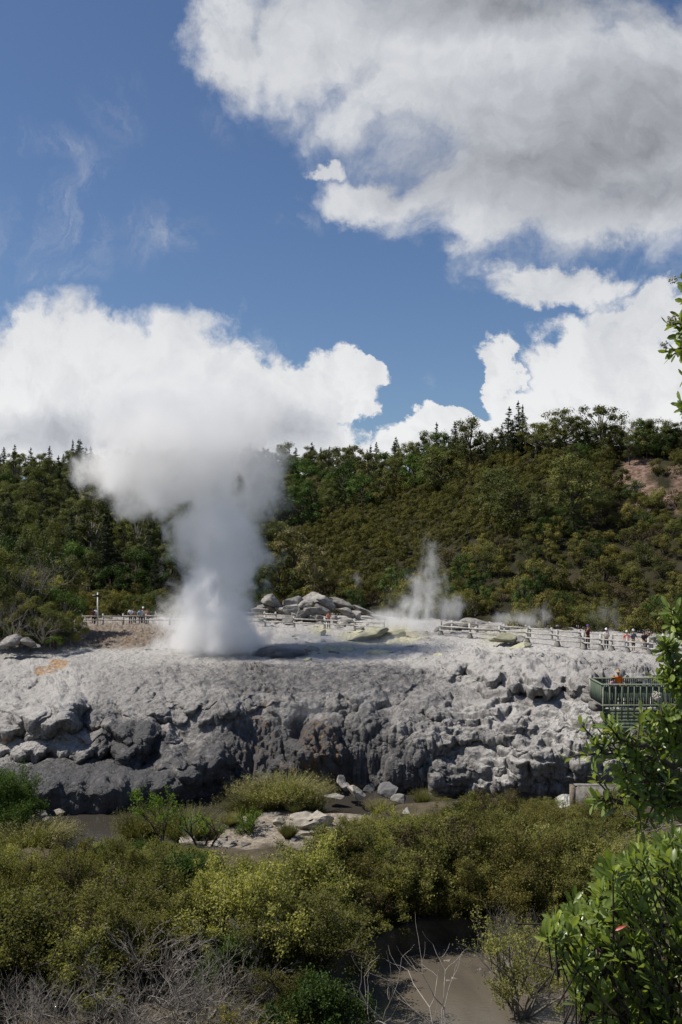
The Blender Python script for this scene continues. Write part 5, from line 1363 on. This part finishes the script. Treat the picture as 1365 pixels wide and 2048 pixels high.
def person(loc, face, label, shirt, legs, skin='fair', hair=(.03, .02, .015), hat=None, brim=False, H=1.72, pose='stand', group=None, held=None, shorts=False):
    """one standing figure; face = heading in degrees (0 looks away from the viewer, 180 at the viewer)"""
    t = empty('person', loc, R(face)); tag(t, label, 'person', group); s = H / 1.75
    t.scale = (s, s, s)
    arms = {'stand': ((.24, 0, 1.14), (.25, .10, .90)), 'photo': ((.25, .16, 1.22), (.07, .28, 1.50)), 'rail': ((.26, .12, 1.14), (.22, .36, 1.02)), 'fold': ((.26, .06, 1.15), (.04, .24, 1.16)), 'hip': ((.36, -.04, 1.18), (.2, .06, 1.02))}
    pr = arms[pose]; pl = arms['stand'] if pose == 'hip' else pr
    P = [(0, 0, .96), (0, .01, 1.12), (0, 0, 1.34), (0, 0, 1.46), (0, .01, 1.53), (0, .02, 1.62), (0, .015, 1.71)]
    Rd = [(.15, .11), (.135, .095), (.16, .10), (.07, .06), (.052, .055), (.078, .092), (.062, .075)]
    Ed = [(0, 1), (1, 2), (2, 3), (3, 4), (4, 5), (5, 6)]
    for sx, (el, wr) in ((1, pr), (-1, pl)):
        i = len(P); el = Vector((el[0] * sx, el[1], el[2])); wr = Vector((wr[0] * sx, wr[1], wr[2]))
        P += [(.185 * sx, 0, 1.40), el, wr]; Rd += [.055, .040, .028]; Ed += [(2, i), (i, i + 1), (i + 1, i + 2)]
        d = (wr - el).normalized(); sd_ = d.cross(Vector((0, 1, 0.3))).normalized(); palm = wr + d * .075
        P.append(palm); Rd.append((.034, .018)); Ed.append((i + 2, i + 3)); pi = i + 3
        for f, (o_, ln) in enumerate(((-.030, .07), (-.010, .08), (.010, .075), (.030, .06))):
            a = len(P); P += [palm + sd_ * o_ + d * ln * .5, palm + sd_ * o_ * 1.1 + d * ln + Vector((0, .012, -.008))]; Rd += [.009, .007]; Ed += [(pi, a), (a, a + 1)]
        a = len(P); P += [wr + d * .04 - sd_ * .045, wr + d * .075 - sd_ * .06]; Rd += [.010, .008]; Ed += [(i + 2, a), (a, a + 1)]
        h = len(P); st = .03 * sx
        P += [(.095 * sx, 0, .88), (.10 * sx, .02 + st, .50), (.105 * sx, st - .01, .10), (.11 * sx, st + .14, .035)]; Rd += [.085, .055, .038, (.045, .03)]
        Ed += [(0, h), (h, h + 1), (h + 1, h + 2), (h + 2, h + 3)]
    me = skin_mesh('body', P, Ed, Rd, SKIN[skin])
    for v in me.vertices:                                   # nose and ears drawn out of the head
        c = v.co
        if c.z > 1.60 and c.z < 1.66 and abs(c.x) < .02 and c.y > .08: c.y += .022
        if 1.61 < c.z < 1.68 and abs(c.x) > .066 and abs(c.y) < .03: c.x *= 1.16
    kid(t, link('body', me, t))
    for sx in (-1, 1):
        bm = bmesh.new(); bmesh.ops.create_icosphere(bm, subdivisions=1, radius=.011); e = bpy.data.meshes.new('eye'); bm.to_mesh(e); bm.free(); e.materials.append(M['black_sign'])
        kid(t, link('eye', e, t, (.03 * sx, .105, 1.655)))
    # shirt over torso and upper arms
    P = [(0, 0, .92), (0, .01, 1.12), (0, 0, 1.34), (0, 0, 1.45)]; Rd = [(.17, .13), (.155, .115), (.18, .12), (.085, .075)]; Ed = [(0, 1), (1, 2), (2, 3)]
    for sx, (el, _) in ((1, pr), (-1, pl)):
        i = len(P); el = Vector((el[0] * sx, el[1], el[2])); sh = Vector((.19 * sx, 0, 1.40))
        P += [sh, sh.lerp(el, .85)]; Rd += [.072, .060]; Ed += [(2, i), (i, i + 1)]
    kid(t, link('shirt', skin_mesh('shirt', P, Ed, Rd, cloth(shirt)), t))
    P = [(0, 0, 1.0), (0, 0, .90)]; Rd = [(.155, .12), (.165, .125)]; Ed = [(0, 1)]
    for sx in (1, -1):
        i = len(P); st = .03 * sx; P += [(.098 * sx, 0, .80), (.10 * sx, .02 + st, .52)]; Rd += [.098, .074]; Ed += [(1, i), (i, i + 1)]
        if not shorts: P.append((.105 * sx, st - .01, .10)); Rd.append(.058); Ed.append((i + 1, i + 2))
    kid(t, link('trousers', skin_mesh('trousers', P, Ed, Rd, cloth(legs)), t))
    for sx in (1, -1):
        mb = MB(); mb.box((.11 * sx, .03 * sx + .06, .04), (.095, .27, .08), None, .8); kid(t, mb.build('shoe', cloth((.05, .045, .045)), t))
    # hair
    bm = bmesh.new(); bmesh.ops.create_uvsphere(bm, u_segments=14, v_segments=9, radius=1)
    for v in bm.verts:
        v.co = Vector((v.co.x * .098, v.co.y * .112 - .012, max(v.co.z, -.75 if v.co.y < 0 else .12) * .115))
    e = bpy.data.meshes.new('hair'); bm.to_mesh(e); bm.free(); e.materials.append(cloth(hair)); [setattr(p, 'use_smooth', True) for p in e.polygons]
    kid(t, link('hair', e, t, (0, .01, 1.69)))
    if hat is not None:
        mb = MB(); n = 18; prof = [(.105, 1.70), (.112, 1.73), (.105, 1.80), (.07, 1.845), (.0, 1.855)]
        if brim: prof = [(.21, 1.70), (.215, 1.712), (.12, 1.735)] + prof[1:]
        V = []; q = []
        for (rr, zz) in prof:
            for k in range(n):
                a = 2 * math.pi * k / n; fy = 1.55 if (not brim and zz == 1.70 and math.sin(a) > .3) else 1.0
                V.append((rr * math.cos(a) * .95, rr * math.sin(a) * fy * 1.05, zz))
        for i in range(len(prof) - 1):
            for k in range(n): q.append((i * n + k, i * n + (k + 1) % n, (i + 1) * n + (k + 1) % n, (i + 1) * n + k))
        mb.add(V, q); kid(t, mb.build('hat', cloth(hat), t, True))
    if held == 'bag':
        mb = MB(); mb.box((0, -.2, 1.2), (.28, .16, .42), None, .8); mb.box((0, -.29, 1.12), (.2, .05, .2), None, .8)
        o = mb.build('backpack', cloth((.03, .03, .035)), None); o.parent = None
        o.matrix_world = Matrix.Translation(loc) @ Matrix.Rotation(R(face), 4, 'Z') @ Matrix.Scale(s, 4)
        tag(o, 'dark backpack on the ' + label.replace('person', 'visitor')[:70].rsplit(' ', 1)[0], 'backpack')
    return t
def at_fence(px, dY=1.2, foot=None): 
    p = fpt(px, dY); return p
GR = 'visitors at the right fence'; GL = 'visitors at the left fence'
person(at_fence(1176, 1.3), 185, 'person in a maroon shirt and purple cap photographing over the right fence', (.075, .03, .035), (.012, .012, .015), 'tan', hat=(.09, .06, .22), H=1.86, pose='photo', group=GR)
person(at_fence(1213, 1.8), 170, 'person in white long shirt and white cap behind the right fence', (.62, .60, .54), (.02, .02, .022), 'tan', hat=(.7, .7, .68), H=1.66, pose='fold', group=GR)
person(at_fence(1254, 1.0), 160, 'person in a coral red top and grey cap leaning on the right fence', (.50, .07, .06), (.10, .14, .22), 'tan', hat=(.5, .5, .48), H=1.66, pose='rail', group=GR)
person(at_fence(1267, 1.6), 195, 'person in a grey patterned shirt beside the coral red one', (.17, .18, .20), (.10, .08, .06), 'tan', hat=(.45, .45, .45), H=1.74, pose='rail', group=GR, shorts=True)
person(at_fence(1288, 1.5), 190, 'person in a white top and black vest at the right fence end', (.05, .045, .045), (.55, .5, .45), 'tan', H=1.7, pose='rail', group=GR, shorts=True)
person(at_fence(1296, 2.6), 150, 'person in dark clothes behind the one in the black vest', (.04, .04, .045), (.03, .03, .035), 'fair', hair=(.10, .06, .035), H=1.74, pose='photo', group=GR)
person(at_fence(1303, 1.4), 180, 'person in a pale lilac top nearest the leaves', (.42, .38, .40), (.30, .27, .28), 'fair', hair=(.12, .07, .04), H=1.62, pose='stand', group=GR)
person(at_fence(1326, 2.2), 170, 'person in a light blue shirt half hidden by the leaves', (.25, .34, .48), (.06, .06, .08), 'fair', H=1.7, pose='stand', group=GR)
person(W(1237, 1368, 59.5) + Vector((0, 0, -1.03)), 200, 'person in an orange shirt and wide straw hat on the viewing deck', (.85, .17, .01), (.03, .03, .04), 'tan', hat=(.33, .25, .14), brim=True, H=1.80, pose='rail')
person(W(1227, 1368, 59.3) + Vector((0, 0, -1.22)), 20, 'person in a pink top and sun hat beside the orange shirt', (.50, .30, .36), (.05, .05, .06), 'dark', hat=(.24, .19, .12), brim=True, H=1.66, pose='stand')
person(at_fence(162, 3.0), 100, 'person in a white shirt standing alone at the left fence end', (.55, .55, .56), (.18, .20, .24), 'dark', H=1.8, pose='fold', group=GL)
person(at_fence(187, 1.2), 175, 'person in a dark red jacket next to the signpost', (.10, .03, .03), (.02, .02, .022), 'dark', H=1.7, pose='stand', group=GL)
person(at_fence(193, 1.4), 165, 'person in a pale blue shirt next to the signpost', (.52, .56, .66), (.03, .03, .04), 'dark', H=1.78, pose='hip', group=GL)
person(at_fence(262, 1.1), 180, 'person in a bright white shirt leaning on the left fence', (.72, .73, .76), (.02, .02, .025), 'dark', H=1.82, pose='rail', group=GL)
person(at_fence(270, 2.0), 170, 'person in a brown top behind the bright white shirt', (.24, .17, .13), (.04, .04, .045), 'dark', H=1.62, pose='rail', group=GL)
person(at_fence(281, 1.1), 185, 'person in a light blue top at the left fence', (.28, .40, .55), (.05, .06, .10), 'tan', H=1.72, pose='rail', group=GL)
person(at_fence(287, 1.5), 175, 'person in a cream top and white cap at the left fence', (.58, .54, .46), (.03, .03, .04), 'tan', hat=(.75, .75, .74), H=1.76, pose='photo', group=GL)
person(at_fence(295, 2.2), 170, 'person in a rosy top at the edge of the steam', (.42, .22, .18), (.06, .06, .08), 'tan', H=1.66, pose='stand', group=GL)
person(at_fence(658, 1.1), 180, 'person in a coral shirt photographing beside the rock pile', (.50, .16, .13), (.035, .05, .10), 'tan', H=1.72, pose='photo', group=None)

# ================================================================== NEAR TREE AND SHRUB (right edge)
m, nt = mat('glossy_leaf'); M['glossy'] = m
r_a = nt.attr('rnd'); g = nt.node('ShaderNodeNewGeometry'); tc = nt.node('ShaderNodeTexCoord')
c = nt.mix(r_a, (.050, .078, .016), (.19, .25, .050))
c = nt.mix(nt.step(r_a, .82, 1.0), c, (.36, .42, .09))
c = nt.mix(nt.step(nt.noise(tc.outputs['Object'], 60, 3), .45, .75, 0, .35), c, (.03, .06, .012))
c = nt.mix(nt.math('MULTIPLY', nt.attr('rib'), .5), c, (.24, .32, .10))
c = nt.mix(nt.math('MULTIPLY', g.outputs['Backfacing'], .6), c, (.16, .19, .11))
b_ = bsdf(nt, c, nt.math('MULTIPLY_ADD', r_a, .15, .27), None, .45)
tl_ = nt.node('ShaderNodeBsdfTranslucent', ins={0: nt.mix(1.0, c, (1.8, 1.8, .45), 'MULTIPLY')})
out(nt, nt.node('ShaderNodeMixShader', ins={0: .40, 1: b_, 2: tl_.outputs[0]}).outputs[0])
M['red_leaf'] = plain('red_leaf_skin', (.28, .03, .015), .2, 40, .4, .4)
M['bud'] = plain('pale_bud', (.42, .40, .34), .2, 60, .7)
ST = np.array([0, .25, .55, .84, 1.0]); WD = np.array([.08, .62, 1.0, .80, .05])
def near_leaves(B, D, Up, L, wid, r, tone):
    """curved, folded, pointed leaves: base B, direction D, upper side Up"""
    n = len(B); D = D / np.linalg.norm(D, axis=1, keepdims=True)
    S = np.cross(D, Up); S /= np.linalg.norm(S, axis=1, keepdims=True) + 1e-9; U = np.cross(S, D)
    curl = r.uniform(-.10, .28, (n, 1, 1)); fold = r.uniform(.12, .42, (n, 1, 1))
    s = ST[None, :, None]; w = WD[None, :, None] * wid[:, None, None] / 2; L3 = L[:, None, None]
    mid = B[:, None] + D[:, None] * s * L3 - U[:, None] * (s ** 2) * curl * L3
    lf = mid + S[:, None] * w + U[:, None] * w * fold; rt = mid - S[:, None] * w + U[:, None] * w * fold
    V = np.stack([lf, mid, rt], 2).reshape(-1, 3)
    i = (np.arange(n)[:, None] * 15 + (np.arange(4) * 3)[None, :]).ravel()
    Fq = np.concatenate([np.stack([i, i + 3, i + 4, i + 1], 1), np.stack([i + 1, i + 4, i + 5, i + 2], 1)])
    rib = np.tile(np.tile([0, 1, 0], 5), n)
    return V, Fq, np.repeat(tone, 15), rib
def rosette(p, d, r, n, L, spread):
    """leaves round a shoot end"""
    d = np.array(d) / np.linalg.norm(d); a = np.cross(d, (0.3, .2, 1.0)); a /= np.linalg.norm(a); b2 = np.cross(d, a)
    ph = r.uniform(0, 6.28) + np.arange(n) * 2.4; tl = spread * (0.35 + .75 * np.linspace(1, .15, n)) + r.normal(size=n) * .12
    rad = np.cos(ph)[:, None] * a + np.sin(ph)[:, None] * b2
    D = d * np.cos(tl)[:, None] + rad * np.sin(tl)[:, None]
    B = np.array(p) - d * (np.linspace(1, 0, n) * L * 1.1)[:, None] + rad * .003
    Up = d * np.sin(tl)[:, None] * 1.0 - rad * np.cos(tl)[:, None] + np.array((0, 0, .15))
    return B, D, Up
def foliage(parent, shoots, L0, seed, name='foliage', nl=(7, 11), spread=1.15, ymix=.3):
    r = np.random.default_rng(seed); BB, DD, UU, LL, WW, TT = [], [], [], [], [], []
    for (p, d, sc) in shoots:
        n = int(r.integers(*nl)); L = L0 * sc
        B, D, Up = rosette(p, d, r, n, L, spread)
        BB.append(B); DD.append(D); UU.append(Up)
        l = L * r.uniform(.5, 1.2, n) * np.linspace(1.05, .8, n); LL.append(l); WW.append(l * r.uniform(.34, .46, n))
        TT.append(np.clip(r.uniform(0, .55) + r.uniform(0, .3, n) + np.linspace(0, ymix, n), 0, 1))
    V, Fq, t, rib = near_leaves(*[np.concatenate(q) for q in (BB, DD, UU, LL, WW)], r, np.concatenate(TT))
    me = new_mesh(name, V - np.array(parent.location), Fq, M['glossy'], True, dict(rnd=t, rib=rib))
    return kid(parent, link(name, me, parent))
def bud_cluster(parent, p, r):
    bm = bmesh.new()
    for i in range(26):
        q = unit(1, r)[0] * .022 * r.random() ** .4
        mtx = Matrix.Translation(Vector(q) + Vector(p) - parent.location) @ Matrix.Diagonal((1, 1, 1.3, 1))
        bmesh.ops.create_icosphere(bm, subdivisions=1, radius=.0042 * r.uniform(.8, 1.3), matrix=mtx)
    me = bpy.data.meshes.new('flower_buds'); bm.to_mesh(me); bm.free(); me.materials.append(M['bud'])
    return kid(parent, link('flower_buds', me, parent))
rn = np.random.default_rng(99)
# the overhanging tree: trunk just outside the frame, limbs reaching in
tree = empty('overhanging_tree', (2.35, 4.9, -4.75)); tag(tree, 'glossy leaved tree reaching in from the right edge over the terrace', 'tree')
base = Vector(tree.location)
mb = MB(); TR = [Vector((2.35, 4.9, -4.9)), Vector((2.3, 4.95, -3.0)), Vector((2.42, 5.0, -1.2)), Vector((2.3, 5.05, .3)), Vector((2.2, 5.0, 1.7))]
mb.tube([p - base for p in TR], [.15, .12, .10, .07, .04], 10)
kid(tree, mb.build('trunk', M['bark'], tree, True))
LIMBS = [  # from the trunk to a tip, through photograph points (px, py, Y)
    ((2.3, 5.05, .6), [(1410, 640, 4.9), (1376, 565, 4.85)]), ((2.3, 5.05, .6), [(1405, 690, 4.9), (1358, 635, 4.8)]), ((2.3, 5.05, .5), [(1408, 690, 4.9), (1366, 700, 4.8)]),
    ((2.35, 5.0, .2), [(1410, 830, 4.8), (1368, 818, 4.75)]), ((2.35, 5.0, .2), [(1430, 780, 4.8), (1392, 745, 4.75)]),
    ((2.4, 5.0, -.7), [(1400, 1340, 4.8), (1362, 1270, 4.7), (1350, 1225, 4.65)]), ((2.4, 5.0, -.9), [(1390, 1390, 4.7), (1350, 1330, 4.6), (1332, 1285, 4.55)]), ((2.4, 5.0, -1.0), [(1400, 1420, 4.7), (1355, 1385, 4.6), (1335, 1350, 4.55)]),
    ((2.4, 5.0, -1.2), [(1370, 1500, 4.6), (1300, 1490, 4.5), (1240, 1480, 4.4), (1222, 1460, 4.4)]), ((2.4, 5.0, -1.3), [(1360, 1530, 4.6), (1290, 1520, 4.5), (1225, 1510, 4.4), (1172, 1510, 4.35)]),
    ((2.4, 5.0, -1.3), [(1370, 1560, 4.6), (1300, 1560, 4.5), (1240, 1540, 4.4)]), ((2.4, 5.0, -1.5), [(1370, 1590, 4.6), (1300, 1590, 4.5), (1240, 1610, 4.4), (1215, 1600, 4.4)]),
    ((2.4, 5.0, -1.4), [(1380, 1600, 4.6), (1330, 1610, 4.5), (1290, 1600, 4.4)]), ((2.4, 5.0, -1.1), [(1390, 1460, 4.7), (1350, 1440, 4.6), (1312, 1440, 4.5)]), ((2.4, 5.0, -1.1), [(1390, 1480, 4.8), (1350, 1500, 4.7), (1320, 1470, 4.6)])]
shoots = []
for (s, pts) in LIMBS:
    lb = MB()
    P = [Vector(s)] + [W(*p) for p in pts]
    fine = []
    for i in range(len(P) - 1):
        for k in range(4):
            fine.append(P[i].lerp(P[i + 1], k / 4) + Vector(rn.normal(size=3) * .008))
    fine.append(P[-1]); n = len(fine)
    lb.tube([p - base for p in fine], np.linspace(.017, .004, n), 6, False)
    d = (fine[-1] - fine[-3]).normalized(); shoots.append((fine[-1], d, 1.0))
    i0 = n // 3
    for i in range(i0, n - 1):
        px_i = fine[i].x / fine[i].y * F + CX
        if px_i > 1420: continue
        for j in range(int(rn.integers(1, 3)) + (2 if px_i > 1290 else 0)):
            dd = (fine[i + 1] - fine[i]).normalized() + Vector(rn.normal(size=3) * .75) + Vector((0, 0, .25)); dd.normalize()
            ln = rn.uniform(.05, .17 if fine[i].z < -.85 else .09); tip = fine[i] + dd * ln
            lb.tube([fine[i] - base, fine[i].lerp(tip, .5) + Vector((0, 0, .008)) - base, tip - base], [.005, .004, .0028], 4, False)
            shoots.append((tip, dd, rn.uniform(.75, 1.05)))
    kid(tree, lb.build('branch', M['bark'], tree, True))
foliage(tree, shoots, .068, 5, nl=(5, 10), spread=1.25)
for q in ((1346, 560, 4.85), (1330, 690, 4.8), (1310, 1278, 4.5), (1313, 1392, 4.5), (1345, 640, 4.8)): bud_cluster(tree, W(*q), rn)
# bare twigs under the tree
def twiggy(name, label, px, py, Y, seed, n=7, L=.32, d0=(-1, 0, .1), grp=None, mt='dead_wood', rad=.008):
    r = np.random.default_rng(seed); mb = MB(); tips = []
    for i in range(n):
        d = np.array(d0) + r.normal(size=3) * .45; d /= np.linalg.norm(d)
        grow(mb, np.zeros(3) + r.normal(size=3) * .03, d, L, rad, 3, r, tips, 4, .02, (2, 3), .35, .66)
    o = mb.build(name, M[mt], None, False, W(px, py, Y)); tag(o, label, 'dead branch', grp)
twiggy('dead_branch', 'tangle of grey dead twigs under the overhanging tree', 1375, 1655, 5.2, 3, 7, .16, (-1, 0, .05), rad=.005)
# lower right shrub: a fan of upright shoots
shrub = empty('glossy_shrub', (1.5, 4.1, -4.9)); tag(shrub, 'bright glossy leaved shrub filling the lower right corner', 'shrub'); base = Vector(shrub.location)
OUT = [(1085, 1870), (1110, 1835), (1150, 1800), (1185, 1760), (1230, 1725), (1290, 1690), (1340, 1680), (1400, 1700)]
def inmass(px, py):
    top = np.interp(px, [1080, 1110, 1150, 1185, 1230, 1290, 1340, 1500], [1870, 1832, 1795, 1755, 1716, 1690, 1668, 1668])
    bot = np.interp(px, [1080, 1120, 1160, 1175, 1200], [1880, 1950, 2000, 2080, 2200])
    left2 = px > 1125 if py > 1950 else True
    return top < py < bot and left2
shoots = []; lb = MB(); stems = []
roots = [Vector((1.5 + rn.uniform(-.25, .35), 4.1 + rn.uniform(-.2, .3), -4.9)) for _ in range(9)]
knots = []
for i, rt in enumerate(roots):
    mid = W(rn.uniform(1230, 1420), rn.uniform(1930, 2100), rn.uniform(3.9, 4.5))
    lb.tube([rt - base, rt.lerp(mid, .55) + Vector((.05, .05, 0)) - base, mid - base], [.03, .022, .013], 6, False); knots.append(mid)
cnt = 0
while cnt < 580:
    px = rn.uniform(1082, 1440); py = rn.uniform(1660, 2170)
    if not inmass(px, py): continue
    cnt += 1
    Y = rn.uniform(3.75, 4.75); p = W(px, py, Y)
    kx = min(knots, key=lambda k: (k - p).length)
    d = (Vector((-.35, -.15, 1.0)) + Vector(rn.normal(size=3) * .38)); d.normalize()
    shoots.append((p, d, rn.uniform(.85, 1.15)))
    s0 = p - d * rn.uniform(.16, .30)
    lb.tube([p - base, s0 - base], [.0028, .004], 4, False)
    if cnt % 4 == 0:
        lb.tube([s0 - base, s0.lerp(kx, .5) + Vector((0, 0, -.04)) - base, kx - base], [.0045, .007, .011], 5, False); knots.append(s0.lerp(kx, .5))
kid(shrub, lb.build('stems', M['dark_twig'], shrub, True))
foliage(shrub, shoots, .066, 8, nl=(9, 14), spread=.8, ymix=.5)
r2 = np.random.default_rng(4)
for (px, py) in ((1246, 1851), (1243, 1852)):
    B = np.array([W(px + 8, py, 3.7)]) ; D = np.array([(-1.0, -.1, -.25)]); U = np.array([(0, -.6, .8)])
    V, Fq, tt, rib = near_leaves(B, D, U, np.array([.045]), np.array([.013]), r2, np.array([.5]))
    kid(shrub, link('red_leaf', new_mesh('red_leaf', V - np.array(base), Fq, M['red_leaf'], True), shrub))
    break
tree2 = None

# ================================================================== STEAM
def steam(name, label, blobs, Y, dens, origin, nscale=.35, amp=1.1, width=.45, stretch=(1, 1, .8), res=.9, warp=.6, fade=None, detail=5, step=.5, col=.98, depth=.9, aniso=.2):
    """vapour in a closed skin; blobs = (px, py, rx px, ry px[, depth offset m])"""
    k = Y / F; O = W(*origin, Y)
    bm = bmesh.new(); its = []
    for b_ in blobs:
        px, py, rx, ry = b_[:4]; dy = b_[4] if len(b_) > 4 else 0
        c = W(px, py, Y) + Vector((0, dy, 0)) - O; rr = Vector((rx * k, rx * k * depth, ry * k))
        its.append((tuple(c), (1 / rr.x, 1 / rr.y, 1 / rr.z)))
        g_ = 1.42
        bmesh.ops.create_icosphere(bm, subdivisions=3, radius=1, matrix=Matrix.Translation(c) @ Matrix.Diagonal((rr.x * g_, rr.y * g_, rr.z * g_, 1)))
    me = bpy.data.meshes.new('tmp'); bm.to_mesh(me); bm.free()
    o = bpy.data.objects.new('tmp', me); COL.objects.link(o)
    rm = o.modifiers.new('r', 'REMESH'); rm.mode = 'VOXEL'; rm.voxel_size = res
    m2 = bpy.data.meshes.new_from_object(o.evaluated_get(bpy.context.evaluated_depsgraph_get())); bpy.data.objects.remove(o)
    m2.name = name; m2.materials.clear()
    m, nt = mat(name + '_vapour')
    P = nt.node('ShaderNodeTexCoord').outputs['Object']
    nc = nt.noise(P, nscale * .55, 2, .5, 0, color=True)
    Pw = nt.vec('MULTIPLY_ADD', nt.vec('SUBTRACT', nc, (.5, .5, .5)), (warp * 6,) * 3, P)
    d = ellipse_field(nt, Pw, its, .25)
    nn = nt.noise(nt.vec('MULTIPLY', Pw, stretch), nscale, detail, .68)
    f = nt.math('MULTIPLY_ADD', nt.math('SUBTRACT', nn, .5), amp, nt.math('SUBTRACT', 1.0, d))
    f = nt.step(f, 0.0, width)
    if name != 'geyser_steam': f = nt.math('MULTIPLY', f, f)
    if fade:
        z = nt.node('ShaderNodeSeparateXYZ', ins={0: P}).outputs[2]
        f = nt.math('MULTIPLY', f, nt.step(z, fade[0], fade[1], fade[2], fade[3]))
    v = nt.node('ShaderNodeVolumePrincipled')
    v.inputs['Color'].default_value = (col, col * .997, col * .99, 1); v.inputs['Anisotropy'].default_value = aniso
    nt.l.new(nt.math('MULTIPLY', f, dens), v.inputs['Density'])
    out(nt, None, None, v.outputs[0])
    m.cycles.volume_step_rate = step
    m2.materials.append(m)
    o = link(name, m2, None, O); tag(o, label, None, None, 'stuff'); return o
YS = 86.0
steam('geyser_steam', 'tall white column of geyser steam spreading into a cloud',
      [(425, 1285, 112, 40), (430, 1240, 108, 120), (444, 1070, 98, 200), (385, 975, 60, 60), (520, 970, 60, 90), (400, 900, 150, 90), (300, 950, 116, 92), (225, 925, 88, 52), (320, 855, 160, 100), (320, 775, 140, 90), (450, 835, 130, 100)],
      YS, .62, (430, 1310), .36, 2.5, .42, (1, 1, .85), .9, .42, (12, 25, 1.0, .12), 9, .3, 1.0, .9, 0.0)
steam('thin_steam', 'thin veil of steam drifting round the foot of the geyser column',
      [(360, 1240, 80, 56), (330, 1290, 70, 26), (500, 1285, 70, 34), (560, 1010, 44, 70), (600, 1290, 110, 22), (370, 1190, 50, 40), (545, 920, 60, 50)],
      YS - 1.5, .11, (430, 1310), .5, 1.9, .8, (1, 1, .8), .9, .3, None, 5, .5)
WISPS = [('steam wisp rising in the middle of the terrace behind the sulphur slabs', [(815, 1243, 110, 28), (838, 1215, 80, 50), (852, 1175, 54, 70), (862, 1130, 34, 80), (775, 1236, 70, 30), (895, 1222, 60, 40)], 95, .38),
         ('steam wisp behind the right fence, beside the flat rock mound', [(1050, 1240, 56, 26), (1010, 1240, 44, 22), (1085, 1225, 32, 30)], 96, .34),
         ('faint steam wisp behind the visitors at the right', [(1190, 1240, 26, 26), (1240, 1245, 34, 24), (1215, 1225, 38, 34)], 98, .2),
         ('thin thread of steam right of the rock pile', [(718, 1220, 9, 40), (715, 1160, 16, 24)], 98, .22),
         ('small steam wisp left of the thicket foot', [(145, 1282, 12, 22), (172, 1262, 16, 36)], 90, .16),
         ('veil of steam hanging on the dark rock curtains', [(620, 1420, 110, 40), (560, 1470, 50, 60), (740, 1400, 90, 30)], 66.5, .06),
         ('low steam over the pale flat beyond the lip', [(640, 1275, 130, 26), (760, 1285, 110, 24), (900, 1285, 80, 18)], 88, .16),
         ('small steam wisp over the pale rubble in the gully', [(370, 1665, 34, 22), (385, 1640, 22, 22), (340, 1690, 30, 14)], 52, .30)]
for lab, bl, Y, dn in WISPS:
    steam('steam_wisp', lab, bl, Y, dn, (bl[0][0], bl[0][1] + bl[0][3]), .8 if Y > 80 else 1.0, 2.6, .9, (1.2, 1, .75), .35 if Y > 60 else .2, .30, None, 5, .5)
